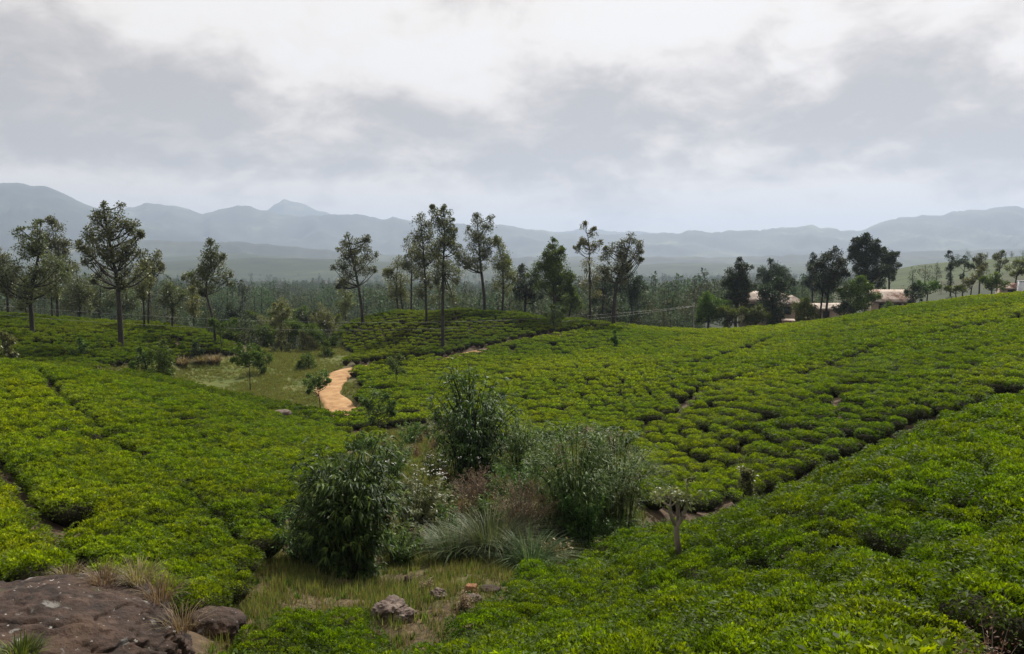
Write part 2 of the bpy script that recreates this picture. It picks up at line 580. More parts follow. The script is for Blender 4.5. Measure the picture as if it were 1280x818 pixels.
def leaf_mat(name, dark, mid, light, transl=0.35, rough=0.42, spec=0.5, objvar=0.25, field=None):
    """leaves: colour by the leaf's own random number, hue drift by object, part of the light passes through"""
    m, n, l = mat_new(name)
    at = N(n, 'ShaderNodeAttribute', attribute_name='rnd')
    cr = N(n, 'ShaderNodeValToRGB')
    e = cr.color_ramp.elements
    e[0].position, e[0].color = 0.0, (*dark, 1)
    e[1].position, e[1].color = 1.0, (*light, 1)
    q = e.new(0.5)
    q.color = (*mid, 1)
    l.new(at.outputs['Fac'], cr.inputs[0])
    oi = N(n, 'ShaderNodeObjectInfo')
    hs = N(n, 'ShaderNodeHueSaturation')
    hv = math_node(n, l, 'ADD', math_node(n, l, 'MULTIPLY', math_node(n, l, 'SUBTRACT', oi.outputs['Random'], 0.5), 0.06 * objvar * 4), 0.5)
    vv = math_node(n, l, 'ADD', math_node(n, l, 'MULTIPLY', oi.outputs['Random'], objvar * 1.4), 1 - objvar * 0.7)
    l.new(hv, hs.inputs['Hue'])
    l.new(vv, hs.inputs['Value'])
    l.new(cr.outputs[0], hs.inputs['Color'])
    col = hs.outputs[0]
    if field:      # sunlit and cloud-shaded patches of a field, painted into the leaf colour
        geo = N(n, 'ShaderNodeNewGeometry')
        nz = N(n, 'ShaderNodeTexNoise')
        nz.inputs['Scale'].default_value = field
        nz.inputs['Detail'].default_value = 3
        l.new(geo.outputs['Position'], nz.inputs['Vector'])
        mr = N(n, 'ShaderNodeMapRange')
        mr.inputs[1].default_value, mr.inputs[2].default_value = 0.40, 0.60
        l.new(nz.outputs['Fac'], mr.inputs[0])
        h2 = N(n, 'ShaderNodeHueSaturation')
        l.new(col, h2.inputs['Color'])
        l.new(math_node(n, l, 'ADD', math_node(n, l, 'MULTIPLY', mr.outputs[0], 0.022), 0.485), h2.inputs['Hue'])
        l.new(math_node(n, l, 'ADD', math_node(n, l, 'MULTIPLY', math_node(n, l, 'SUBTRACT', 1.0, mr.outputs[0]), 0.36), 0.86), h2.inputs['Value'])
        col = h2.outputs[0]
    p = N(n, 'ShaderNodeBsdfPrincipled')
    p.inputs['Roughness'].default_value = rough
    p.inputs['Specular IOR Level'].default_value = spec
    l.new(col, p.inputs['Base Color'])
    tr = N(n, 'ShaderNodeBsdfTranslucent')
    hs3 = N(n, 'ShaderNodeHueSaturation')
    hs3.inputs['Hue'].default_value = 0.494
    hs3.inputs['Saturation'].default_value = 1.1
    hs3.inputs['Value'].default_value = 1.35
    l.new(col, hs3.inputs['Color'])
    l.new(hs3.outputs[0], tr.inputs['Color'])
    mx = N(n, 'ShaderNodeMixShader')
    mx.inputs[0].default_value = transl
    l.new(p.outputs[0], mx.inputs[1])
    l.new(tr.outputs[0], mx.inputs[2])
    o = N(n, 'ShaderNodeOutputMaterial')
    l.new(mx.outputs[0], o.inputs['Surface'])
    return m


def noise_mat(name, stops, scale, detail=6, rough=0.9, bump=0.3, bscale=None, coord='Object', stretch=(1, 1, 1), bdist=0.05, extra=None):
    """diffuse surface: a colour ramp over fractal noise and a fine bump"""
    m, n, l = mat_new(name)
    tcn = N(n, 'ShaderNodeTexCoord')
    mp = N(n, 'ShaderNodeMapping')
    mp.inputs['Scale'].default_value = stretch
    l.new(tcn.outputs[coord], mp.inputs[0])
    nz = N(n, 'ShaderNodeTexNoise')
    nz.inputs['Scale'].default_value = scale
    nz.inputs['Detail'].default_value = detail
    nz.inputs['Roughness'].default_value = 0.62
    l.new(mp.outputs[0], nz.inputs['Vector'])
    cr = N(n, 'ShaderNodeValToRGB')
    e = cr.color_ramp.elements
    e[0].position, e[0].color = stops[0][0], (*stops[0][1], 1)
    e[1].position, e[1].color = stops[-1][0], (*stops[-1][1], 1)
    for p_, c_ in stops[1:-1]:
        q = e.new(p_)
        q.color = (*c_, 1)
    l.new(nz.outputs['Fac'], cr.inputs[0])
    p = N(n, 'ShaderNodeBsdfPrincipled')
    p.inputs['Roughness'].default_value = rough
    p.inputs['Specular IOR Level'].default_value = 0.04 if name == 'tea_twig' else 0.25
    col = cr.outputs[0]
    if extra:
        col = extra(n, l, mp.outputs[0], col)
    l.new(col, p.inputs['Base Color'])
    if bump:
        nb = N(n, 'ShaderNodeTexNoise')
        nb.inputs['Scale'].default_value = bscale or scale * 3
        nb.inputs['Detail'].default_value = 8
        nb.inputs['Roughness'].default_value = 0.65
        l.new(mp.outputs[0], nb.inputs['Vector'])
        b = N(n, 'ShaderNodeBump')
        b.inputs['Strength'].default_value = bump
        b.inputs['Distance'].default_value = bdist
        l.new(nb.outputs['Fac'], b.inputs['Height'])
        l.new(b.outputs[0], p.inputs['Normal'])
    o = N(n, 'ShaderNodeOutputMaterial')
    l.new(p.outputs[0], o.inputs['Surface'])
    return m


M = {}
M['tea'] = leaf_mat('tea_leaf', (0.016, 0.032, 0.003), (0.108, 0.170, 0.006), (0.275, 0.35, 0.014), 0.44, 0.55, 0.10, 0.08, field=0.045)
M['tea_sun_tint'] = leaf_mat('tea_leaf_sun_tint', (0.017, 0.034, 0.003), (0.125, 0.188, 0.008), (0.31, 0.37, 0.018), 0.44, 0.55, 0.10, 0.08, field=0.05)  # paler copy of the tea leaf: sunlight on the left hill painted in
M['tea_shade_tint'] = leaf_mat('tea_leaf_shade_tint', (0.016, 0.031, 0.004), (0.085, 0.130, 0.008), (0.19, 0.24, 0.014), 0.42, 0.60, 0.12, 0.10, field=0.045)  # darker copy of the tea leaf: cloud shade on the mounds painted in
M['tea_twig'] = noise_mat('tea_twig', [(0.3, (0.010, 0.011, 0.005)), (0.7, (0.026, 0.022, 0.012))], 9)
M['grevillea'] = leaf_mat('grey_green_leaf', (0.028, 0.038, 0.012), (0.070, 0.086, 0.028), (0.150, 0.158, 0.064), 0.30, 0.5, 0.4, 0.2)
M['pale_leaf'] = leaf_mat('pale_olive_leaf', (0.045, 0.055, 0.018), (0.10, 0.115, 0.035), (0.19, 0.19, 0.07), 0.35, 0.5, 0.4, 0.2)
M['dark_leaf'] = leaf_mat('dark_leaf', (0.012, 0.020, 0.010), (0.026, 0.040, 0.018), (0.060, 0.080, 0.034), 0.24, 0.55, 0.15, 0.2)
M['bush_leaf'] = leaf_mat('bush_leaf', (0.020, 0.040, 0.008), (0.052, 0.092, 0.016), (0.13, 0.18, 0.032), 0.34, 0.55, 0.15, 0.25)
M['bamboo_leaf'] = leaf_mat('lance_leaf', (0.010, 0.026, 0.005), (0.026, 0.060, 0.010), (0.14, 0.22, 0.045), 0.34, 0.5, 0.12, 0.2)
M['willow_leaf'] = leaf_mat('silver_leaf', (0.022, 0.050, 0.008), (0.056, 0.105, 0.018), (0.20, 0.27, 0.10), 0.36, 0.55, 0.15, 0.2)
M['grass_blade'] = leaf_mat('grass_blade', (0.075, 0.085, 0.018), (0.115, 0.135, 0.026), (0.20, 0.19, 0.055), 0.35, 0.55, 0.3, 0.3)
M['gully_blade'] = leaf_mat('gully_blade', (0.035, 0.046, 0.012), (0.080, 0.098, 0.020), (0.17, 0.155, 0.055), 0.35, 0.55, 0.3, 0.4)
M['clump_blade'] = leaf_mat('clump_blade', (0.026, 0.046, 0.016), (0.058, 0.085, 0.030), (0.14, 0.165, 0.07), 0.30, 0.5, 0.15, 0.25)
M['dry_blade'] = leaf_mat('dry_blade', (0.075, 0.055, 0.024), (0.15, 0.115, 0.050), (0.28, 0.225, 0.11), 0.30, 0.6, 0.25, 0.2)
M['rust_weed'] = leaf_mat('rust_weed', (0.050, 0.030, 0.014), (0.125, 0.074, 0.036), (0.24, 0.155, 0.08), 0.25, 0.6, 0.25, 0.2)
M['flower'] = leaf_mat('white_petal', (0.62, 0.62, 0.55), (0.75, 0.75, 0.70), (0.82, 0.82, 0.78), 0.2, 0.6, 0.3, 0.05)
M['forest'] = leaf_mat('forest_leaf', (0.024, 0.036, 0.018), (0.050, 0.070, 0.033), (0.100, 0.120, 0.058), 0.25, 0.7, 0.10, 0.4)
M['bark'] = noise_mat('bark', [(0.3, (0.014, 0.012, 0.010)), (0.55, (0.030, 0.026, 0.021)), (0.75, (0.065, 0.057, 0.047))], 2.2, stretch=(1, 1, 0.35), bump=0.6, bscale=7)
M['pale_bark'] = noise_mat('pale_bark', [(0.3, (0.05, 0.042, 0.032)), (0.55, (0.15, 0.125, 0.09)), (0.8, (0.28, 0.24, 0.19))], 5, stretch=(1, 1, 0.3), bump=0.6, bscale=18, bdist=0.02)


def ground_material():
    m, n, l = mat_new('ground_soil')
    geo = N(n, 'ShaderNodeNewGeometry')
    pos = geo.outputs['Position']

    def nz(scale, detail=6):
        t = N(n, 'ShaderNodeTexNoise')
        t.inputs['Scale'].default_value = scale
        t.inputs['Detail'].default_value = detail
        t.inputs['Roughness'].default_value = 0.62
        l.new(pos, t.inputs['Vector'])
        return t.outputs['Fac']

    def ramp_(fac, stops):
        cr = N(n, 'ShaderNodeValToRGB')
        e = cr.color_ramp.elements
        e[0].position, e[0].color = stops[0][0], (*stops[0][1], 1)
        e[1].position, e[1].color = stops[-1][0], (*stops[-1][1], 1)
        for p_, c_ in stops[1:-1]:
            q = e.new(p_)
            q.color = (*c_, 1)
        l.new(fac, cr.inputs[0])
        return cr.outputs[0]

    def mix(f, a, b):
        x = N(n, 'ShaderNodeMix', data_type='RGBA')
        l.new(f, x.inputs[0])
        l.new(a, x.inputs[6])
        l.new(b, x.inputs[7])
        return x.outputs[2]

    def att(name):
        return N(n, 'ShaderNodeAttribute', attribute_name=name).outputs['Fac']
    soil = ramp_(nz(1.7), [(0.3, (0.028, 0.020, 0.013)), (0.5, (0.062, 0.042, 0.026)), (0.7, (0.115, 0.078, 0.050))])
    litter = ramp_(nz(6.0), [(0.32, (0.028, 0.021, 0.011)), (0.50, (0.066, 0.047, 0.025)), (0.66, (0.115, 0.085, 0.045)), (0.78, (0.20, 0.15, 0.09))])
    grass = ramp_(nz(0.55, 8), [(0.28, (0.034, 0.048, 0.009)), (0.48, (0.066, 0.080, 0.015)), (0.62, (0.092, 0.092, 0.024)), (0.78, (0.13, 0.092, 0.042))])
    wood = ramp_(nz(0.012, 9), [(0.32, (0.012, 0.019, 0.010)), (0.50, (0.022, 0.032, 0.016)), (0.60, (0.032, 0.043, 0.020)), (0.72, (0.06, 0.072, 0.03))])
    hill = ramp_(nz(0.12, 8), [(0.3, (0.020, 0.032, 0.012)), (0.55, (0.040, 0.056, 0.020)), (0.75, (0.062, 0.078, 0.028))])
    fine = nz(3.0, 4)

    def fuzz(a):   # ragged edge between two covers
        return math_node(n, l, 'ADD', a, math_node(n, l, 'MULTIPLY', math_node(n, l, 'SUBTRACT', fine, 0.5), math_node(n, l, 'MULTIPLY', math_node(n, l, 'MULTIPLY', a, math_node(n, l, 'SUBTRACT', 1.0, a)), 6.0)), True)
    c = mix(fuzz(att('litter')), soil, litter)
    c = mix(fuzz(att('grassy')), c, grass)
    c = mix(att('hilly'), c, hill)
    c = mix(att('woody'), c, wood)
    p = N(n, 'ShaderNodeBsdfPrincipled')
    p.inputs['Roughness'].default_value = 0.95
    p.inputs['Specular IOR Level'].default_value = 0.15
    l.new(c, p.inputs['Base Color'])
    b = N(n, 'ShaderNodeBump')
    b.inputs['Strength'].default_value = 0.7
    b.inputs['Distance'].default_value = 0.06
    l.new(nz(7.0, 8), b.inputs['Height'])
    l.new(b.outputs[0], p.inputs['Normal'])
    o = N(n, 'ShaderNodeOutputMaterial')
    l.new(p.outputs[0], o.inputs['Surface'])
    return m


M['ground'] = ground_material()
M['road'] = noise_mat('dirt_road', [(0.3, (0.15, 0.078, 0.032)), (0.45, (0.26, 0.146, 0.060)), (0.62, (0.33, 0.20, 0.092)), (0.75, (0.42, 0.29, 0.16))], 0.9, 10, 0.95, 1.0, 3.0, 'Object')


# ------------------------------------------------------------------ ground sheet
def build_ground():
    rr = np.concatenate([np.geomspace(0.6, 5, 12)[:-1], np.geomspace(5, 150, 430)[:-1], np.geomspace(150, 15000, 110)])
    a_in = np.linspace(-41, 41, 330)
    a_out = np.concatenate([np.linspace(41, 180, 26)[1:], np.linspace(-180, -41, 26)[:-1]])
    aa = np.radians(np.sort(np.concatenate([a_in, a_out])))[:-1] if False else np.radians(np.concatenate([np.linspace(-180, -41, 26)[1:-1], a_in, np.linspace(41, 180, 26)[1:]]))
    na, nr = len(aa), len(rr)
    A, Rr = np.meshgrid(aa, rr)
    x, y = (Rr * np.sin(A)).ravel(), (Rr * np.cos(A)).ravel()
    z = H(x, y)
    V = np.concatenate([[[0, 0, gz(0, 0)]], np.stack([x, y, z], -1)])
    i = 1 + np.arange(nr - 1)[:, None] * na
    j = np.arange(na)[None, :]
    k = (j + 1) % na
    F = np.stack([i + j, i + na + j, i + na + k, i + k], -1).reshape(-1, 4)
    mb = MB()
    mb.add(V, F)
    mb.f.append(np.array([[0, 1 + q, 1 + (q + 1) % na] for q in range(na)]))
    mb.m.append(np.zeros(na, int))
    mb.r.append(np.zeros(na))
    o = mb.build('ground', M['ground'], smooth=True)
    me = o.data
    x, y = V[:, 0], V[:, 1]
    r = np.hypot(x, y)

    def edge(P, w):
        ins = in_poly(x, y, P)
        d = dist_poly(x, y, np.concatenate([P, P[:1]]))
        return np.clip(0.5 + np.where(ins, d, -d) / w, 0, 1)
    near = r < 160
    lit = np.zeros(len(V))
    gr = np.zeros(len(V))
    lit[:] = edge(GULLY, 1.2)
    gr[:] = edge(CLEAR, 3.0)
    g2 = hits([(480, 735), (520, 715), (600, 700), (660, 695), (640, 725), (600, 750), (540, 755)])
    gr = np.maximum(gr, edge(g2, 1.4) * np.clip(0.45 + 0.6 * vnoise(x, y, 1.1, 43) + 0.4 * vnoise(x, y, 0.4, 44), 0, 1))
    gr = np.maximum(gr, edge(GULLY, 1.2) * np.clip(0.35 + 0.5 * vnoise(x, y, 2.4, 41) + 0.3 * vnoise(x, y, 0.9, 42), 0, 1) * sstep(19, 27, y))
    vr = [('litter', lit), ('grassy', gr), ('woody', sstep(132, 165, r)),
          ('hilly', sstep(215, 280, r) * (1 - sstep(420, 560, r)) * sstep(0.30, 0.42, np.arctan2(x, np.maximum(y, 1))))]
    vr[2] = ('woody', vr[2][1] * (1 - vr[3][1]))
    for nm, val in vr:
        a = me.attributes.new(nm, 'FLOAT', 'POINT')
        a.data.foreach_set('value', val.astype(np.float32))
    tag(o, 'rolling ground of the valley under the tea, soil, litter and grass', kind='structure')
    return o


build_ground()


def build_road():
    P = ROAD
    t = np.gradient(P, axis=0)
    t /= np.linalg.norm(t, axis=1, keepdims=True)
    nrm = np.stack([t[:, 1], -t[:, 0]], -1)
    ks = np.linspace(-1, 1, 11)
    V, n = [], len(P)
    zc_ = H0(P[:, 0], P[:, 1])
    for q in ks:
        wob = 0.38 * vnoise(P[:, 0], P[:, 1], 2.2, 8 if q > 0 else 9)
        w = ((ROAD_W + 0.35 + wob) * (1 - 0.42 * sstep(95, 101, P[:, 1]))) * q
        xy = P + nrm * w[:, None]
        # ruts, a crown and shoulders that sink into the ground
        z = zc_ - 0.10 - 0.05 * np.exp(-((abs(q) - 0.42) / 0.12) ** 2) - (0.45 if abs(q) > 0.95 else 0.0)
        z = z * 0.6 + 0.4 * (H0(xy[:, 0], xy[:, 1]) - 0.12 - (0.45 if abs(q) > 0.95 else 0))
        V.append(np.stack([xy[:, 0], xy[:, 1], z], -1))
    V = np.stack(V, 1).reshape(-1, 3)
    m = len(ks)
    i = np.arange(n - 1)[:, None] * m
    j = np.arange(m - 1)[None, :]
    F = np.stack([i + j, i + j + 1, i + m + j + 1, i + m + j], -1).reshape(-1, 4)
    o = MB().add(V, F).build('dirt_road', M['road'], smooth=True)
    tag(o, 'sandy orange dirt road winding between the clearing and the tea', kind='structure')


build_road()


# ------------------------------------------------------------------ mountains
M['mountain'] = noise_mat('mountain_forest', [(0.36, (0.008, 0.013, 0.009)), (0.5, (0.020, 0.028, 0.016)), (0.60, (0.040, 0.050, 0.026)), (0.70, (0.11, 0.12, 0.06))], 0.0022, 10, 0.95, 0.0)


def ridge(name, D, prof, depth, seed, label, rough=1.0):
    px = np.array([p[0] for p in prof], float)
    zt = np.array([U(p[0], p[1], D)[2] for p in prof])
    cols = np.arange(px[0], px[-1] + 1, 4.0)
    x0 = (cols - 640) / FPX * D
    crest = np.interp(cols, px, zt)
    crest = crest + (vnoise(x0, x0 * 0 + seed, D * 0.012, seed) * 0.0016 + vnoise(x0, x0 * 0 + seed, D * 0.004, seed + 1) * 0.0007) * D * rough
    # fade the ends of the ridge into the valley
    s = np.concatenate([np.linspace(-1, 0, 26), np.linspace(0, 1, 10)[1:]])
    rows = []
    base = -90.0
    for q in s:
        yy = D + q * depth
        xx = (cols - 640) / FPX * yy
        fall = (1 - abs(q)) ** 1.15
        # spurs and side valleys running down the face
        rid = 1 - np.abs(vnoise(xx + 0.35 * yy, yy * 0.25, D * 0.055, seed + 2))
        rid2 = 1 - np.abs(vnoise(xx - 0.2 * yy, yy * 0.5, D * 0.022, seed + 3))
        mod = (rid * 0.24 + rid2 * 0.12 - 0.24) * math.sin(min(abs(q) * 1.25, 1) * math.pi)
        z = base + (crest - base) * np.clip(fall + mod, 0, 1.0)
        rows.append(np.stack([xx, np.full_like(xx, yy), z], -1))
    V = np.stack(rows).reshape(-1, 3)
    n, m = len(s), len(cols)
    i = np.arange(n - 1)[:, None] * m
    j = np.arange(m - 1)[None, :]
    F = np.stack([i + j, i + j + 1, i + m + j + 1, i + m + j], -1).reshape(-1, 4)
    o = MB().add(V, F).build(name, M['mountain'], smooth=True)
    tag(o, label, kind='structure')


ridge('mountain_ridge', 9800, [(-700, 262), (-200, 262), (200, 275), (300, 268), (335, 263), (348, 256), (356, 251), (377, 253), (386, 257), (410, 267), (440, 276), (560, 288), (700, 289), (740, 287), (800, 291), (1000, 300), (1500, 280), (1900, 270)], 2600, 21, 'pale flat topped peak on the farthest mountain ridge')
ridge('mountain_ridge', 7600, [(60, 300), (110, 275), (135, 264), (160, 262), (185, 253), (200, 255), (225, 257), (255, 268), (280, 262), (300, 257), (318, 259), (335, 264), (360, 268), (400, 271), (430, 268), (445, 268), (480, 276), (492, 271), (520, 276), (560, 280), (620, 281), (650, 285), (700, 292), (760, 294), (830, 291), (900, 300), (1000, 312), (1100, 325)], 2300, 33, 'long blue mountain ridge with several rounded summits')
ridge('mountain_ridge', 7000, [(640, 325), (760, 300), (830, 292), (870, 289), (900, 290), (960, 286), (1010, 282), (1050, 287), (1070, 288), (1100, 278), (1130, 272), (1160, 270), (1200, 264), (1240, 260), (1280, 259), (1400, 250), (1700, 262), (1900, 290)], 2200, 45, 'broad blue mountain ridge rising to the right')
ridge('mountain_ridge', 6000, [(-900, 270), (-500, 222), (-200, 226), (0, 229), (40, 231), (65, 233), (80, 240), (100, 249), (120, 258), (150, 268), (200, 282), (270, 300), (340, 318), (400, 330)], 1900, 57, 'high dark blue mountain shoulder on the left')
ridge('foothill', 3900, [(-800, 300), (-100, 305), (60, 308), (160, 298), (230, 303), (300, 302), (380, 310), (470, 318), (560, 320), (640, 322), (760, 320), (900, 322), (1000, 318), (1100, 316), (1250, 312), (1500, 300), (1800, 310)], 1200, 68, 'low hazy wooded foothills across the valley', 0.8)

# ------------------------------------------------------------------ haze
def build_haze():
    mb = MB()
    box(mb, (-15500, -15500, -230), (15500, 15600, 760))
    m, n, l = mat_new('haze_air')
    v = N(n, 'ShaderNodeVolumePrincipled')
    v.inputs['Color'].default_value = (0.45, 0.535, 0.69, 1)
    v.inputs['Density'].default_value = 1.3e-4
    v.inputs['Anisotropy'].default_value = 0.25
    v.inputs['Density Attribute'].default_value = ''
    o = N(n, 'ShaderNodeOutputMaterial')
    l.new(v.outputs[0], o.inputs['Volume'])
    h = mb.build('haze', m)
    tag(h, 'thin blue haze filling the valley air', kind='stuff')


build_haze()


# ------------------------------------------------------------------ tea
def tea_mesh(name, n_leaf, Lr, rad, hgt, seed, wid=0.42, leaf='tea'):
    """one plucked tea bush: a flat-topped mound of upright leaves over a dark twiggy core"""
    rng = np.random.default_rng(seed)
    ph = rng.random(6) * 6.28

    def lump(a):
        return 1 + 0.10 * np.sin(2 * a + ph[0]) + 0.08 * np.sin(3 * a + ph[1]) + 0.05 * np.sin(5 * a + ph[2])
    # half of the leaves on the plucking table, half down the flanks
    k = int(n_leaf * 0.70)
    a1 = rng.random(k) * 6.2832
    r1 = np.sqrt(rng.random(k)) * rad * 0.90
    a2 = rng.random(n_leaf - k) * 6.2832
    z2 = hgt * (0.30 + 0.68 * rng.random(n_leaf - k) ** 0.55)
    r2 = rad * (1 - 0.32 * (z2 / hgt - 0.72) ** 2 - 0.22 * np.clip(z2 / hgt - 0.8, 0, 1) / 0.2 * 0.8) * (0.86 + 0.16 * rng.random(n_leaf - k))
    # the shoots stand in bunches: little domes with creases between them
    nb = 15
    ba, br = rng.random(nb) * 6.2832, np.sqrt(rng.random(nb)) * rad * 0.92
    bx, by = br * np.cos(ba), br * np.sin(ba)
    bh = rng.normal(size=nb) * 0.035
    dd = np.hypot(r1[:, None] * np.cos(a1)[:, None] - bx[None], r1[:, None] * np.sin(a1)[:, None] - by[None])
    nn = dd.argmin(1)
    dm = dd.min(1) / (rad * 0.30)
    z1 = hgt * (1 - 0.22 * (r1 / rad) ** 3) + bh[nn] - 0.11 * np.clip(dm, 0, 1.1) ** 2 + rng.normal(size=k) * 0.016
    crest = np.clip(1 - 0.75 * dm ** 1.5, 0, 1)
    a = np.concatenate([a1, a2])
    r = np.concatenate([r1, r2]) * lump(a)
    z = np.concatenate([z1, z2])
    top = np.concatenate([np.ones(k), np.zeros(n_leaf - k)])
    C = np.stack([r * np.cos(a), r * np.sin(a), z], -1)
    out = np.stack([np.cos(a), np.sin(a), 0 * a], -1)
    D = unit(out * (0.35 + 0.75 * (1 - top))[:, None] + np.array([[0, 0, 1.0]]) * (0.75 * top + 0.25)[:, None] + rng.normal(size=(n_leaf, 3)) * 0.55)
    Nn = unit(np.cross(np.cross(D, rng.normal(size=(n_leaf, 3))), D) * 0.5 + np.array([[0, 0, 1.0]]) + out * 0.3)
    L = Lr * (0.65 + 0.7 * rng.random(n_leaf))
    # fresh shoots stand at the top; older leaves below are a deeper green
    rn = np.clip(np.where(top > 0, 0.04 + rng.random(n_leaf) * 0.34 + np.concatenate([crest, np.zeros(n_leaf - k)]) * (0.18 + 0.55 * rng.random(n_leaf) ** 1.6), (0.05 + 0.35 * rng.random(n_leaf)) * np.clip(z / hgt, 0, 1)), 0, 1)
    mb = MB()
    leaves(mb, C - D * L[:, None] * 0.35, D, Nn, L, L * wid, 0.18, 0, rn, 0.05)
    # core
    ns, nr_ = 12, 5
    vs, fs = [], []
    for q, (rq, zq) in enumerate(((0.30, 0.0), (0.62, 0.26), (0.80, 0.48), (0.70, 0.60), (0.38, 0.66))):
        for s in range(ns):
            an = s * 6.2832 / ns
            vs.append((rad * rq * lump(an) * math.cos(an), rad * rq * lump(an) * math.sin(an), hgt * zq))
    for q in range(nr_ - 1):
        for s in range(ns):
            fs.append((q * ns + s, q * ns + (s + 1) % ns, (q + 1) * ns + (s + 1) % ns, (q + 1) * ns + s))
    mb.add(vs, fs, 1)
    mb.add(vs[-ns:], [tuple(range(ns))], 1)
    return mb.mesh(name, [M[leaf], M['tea_twig']])


DMAX_PX = [-400, 0, 100, 200, 260, 310, 380, 400, 440, 600, 720, 790, 900, 1000, 1150, 1280, 1700]
DMAX_D = [110, 115, 117, 116, 113, 108, 110, 128, 142, 145, 146, 146, 133, 131, 127, 118, 112]
CRX = [470, 640, 700, 800, 880, 930, 1050, 1150, 1280, 1700]
CRD = [20, 28.6, 29, 30.2, 32, 33.5, 36.8, 39.6, 41.6, 44.5]
RDX = [380, 400, 470, 520, 580, 640, 700, 760, 830]
RDD = [95, 96, 101, 106, 110, 116, 123, 131, 140]


def zone(x, y):
    px = 640 + FPX * x / y
    z = np.full(np.shape(x), 4)                                     # second and third right slopes
    z[(px > 380) & (px < 860) & (y > np.interp(px, RDX, RDD))] = 3  # mound
    z[(px < 500) & (y < 62)] = 1                                    # left hill
    z[(px < 385) & (y >= 62)] = 2                                   # far left mound
    z[(px > 470) & (y < np.interp(px, CRX, CRD))] = 5               # near right slope
    z[(z == 4) & (px < 905 + (y - 60) * 1.2)] = 7                     # the hump between road and drain
    z[(px > 250) & (px < 470) & (y < 18.5)] = 6                     # low patch at the front
    return z


def tea_points():
    out = []
    #        zone angle rowgap ingap jitter
    for zn, ang, rg, ig in ((1, -50, 1.06, 0.86), (2, 3, 1.42, 0.92), (3, -4, 1.46, 0.92), (4, 32, 1.16, 1.02), (7, -20, 1.16, 1.02), (5, 38, 1.06, 0.98), (6, 15, 1.05, 0.95)):
        ext = 175 if zn in (2, 3, 4, 7) else 75
        nr_, ni = int(2 * ext / rg), int(2 * ext / ig)
        I, J = np.meshgrid(np.arange(nr_) - nr_ / 2, np.arange(ni) - ni / 2, indexing='ij')
        v = I * rg + np.floor(I / {1: 4, 4: 5, 7: 4, 5: 6}.get(zn, 900)) * {1: 0.85, 4: 0.6, 7: 0.6, 5: 0.35}.get(zn, 0)
        u = J * ig + (I % 2) * ig * 0.5
        v = v + (0.6 if zn == 1 else 1.6) * np.sin(u / 11.0 + zn) + (0.25 if zn == 1 else 0.7) * np.sin(u / 4.7 + 2 * zn)      # rows bend with the ground
        u = u.ravel() + RNG.normal(size=u.size) * 0.13
        v = v.ravel() + RNG.normal(size=v.size) * (0.07 if zn in (1, 2, 3) else 0.13)
        c, s = math.cos(R(ang)), math.sin(R(ang))
        x, y = u * c - v * s, u * s + v * c
        k = (y > 4.5) & (y < 148)
        x, y = x[k], y[k]
        k = np.abs(x / y) < 0.80
        x, y = x[k], y[k]
        k = zone(x, y) == zn
        x, y = x[k], y[k]
        out.append(np.stack([x, y, np.full(len(x), zn)], -1))
    P = np.concatenate(out)
    x, y, zn = P[:, 0], P[:, 1], P[:, 2]
    px = 640 + FPX * x / y
    k = y < np.interp(px, DMAX_PX, DMAX_D)
    k &= ~in_poly(x, y, GULLY) & ~in_poly(x, y, CLEAR)
    k &= road_s(x, y) > np.where(y > 99, 1.05, ROAD_W + 0.6)
    for Pl, w in DRAINS:
        k &= dist_poly(x, y, Pl) > w + 0.25
    k &= ~(((x - BLD_C[0]) / 3.4) ** 2 + ((y - BLD_C[1]) / 3.2) ** 2 < 1)
    k &= ~((zn == 1) & (y < 14.5) & (px < 260)) & ~((y < 9.5) & (x < 0.5)) & ~((px < 255) & (y < 14.2))
    k &= ~((zn == 7) & (px < 560) & (y < 64))
    k &= ~((zn == 7) & (px > 545) & (px < 612) & (road_s(x, y) < 3.6))
    k &= ~((y < 9.0) & (px > 1175 + (9.0 - y) * 10) & (px < 1420))
    k &= ~((vnoise(x, y, 2.6, 11) > 0.90) & (zn != 5)) & (RNG.random(len(x)) > np.where((zn == 5) | (zn == 1), 0.004, 0.02))
    return P[k]


TP = tea_points()
tz = H(TP[:, 0], TP[:, 1])
ppx, ppy = proj(TP[:, 0], TP[:, 1], tz + 0.8)
in_frame = (ppx > -15) & (ppx < 1295) & (ppy < 830) & (ppy > 200)
order = np.argsort(np.where(in_frame, TP[:, 1], 1e6))
near_ids = order[:300]
far_mask = np.ones(len(TP), bool)
far_mask[near_ids] = False

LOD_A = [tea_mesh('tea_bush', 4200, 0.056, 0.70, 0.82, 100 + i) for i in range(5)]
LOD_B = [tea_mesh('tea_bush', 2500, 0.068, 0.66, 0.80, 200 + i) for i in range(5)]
LOD_F = [tea_mesh('tea_bush', 2500, 0.068, 0.66, 0.80, 250 + i, leaf='tea_sun_tint') for i in range(5)]
ZLABEL = {5: ('glossy green tea bush merging with its neighbours on the near right slope', 'tea bushes on the near right slope'),
          1: ('glossy green tea bush in the rows on the left hill behind the boulder', 'tea bushes on the left hill'),
          6: ('low tea bush in the small patch between boulder and gully stones', 'tea bushes in the low front patch'),
          4: ('tea bush on the second slope behind the small pruned tree', 'tea bushes on the second slope')}
SZ = np.clip(1 + vnoise(TP[:, 0], TP[:, 1], 3.1, 6) * 0.12 + RNG.normal(size=len(TP)) * 0.06, 0.75, 1.28)
SZ *= np.where(TP[:, 2] == 5, 1.10, np.where(TP[:, 2] == 1, 1.04, 1.0))
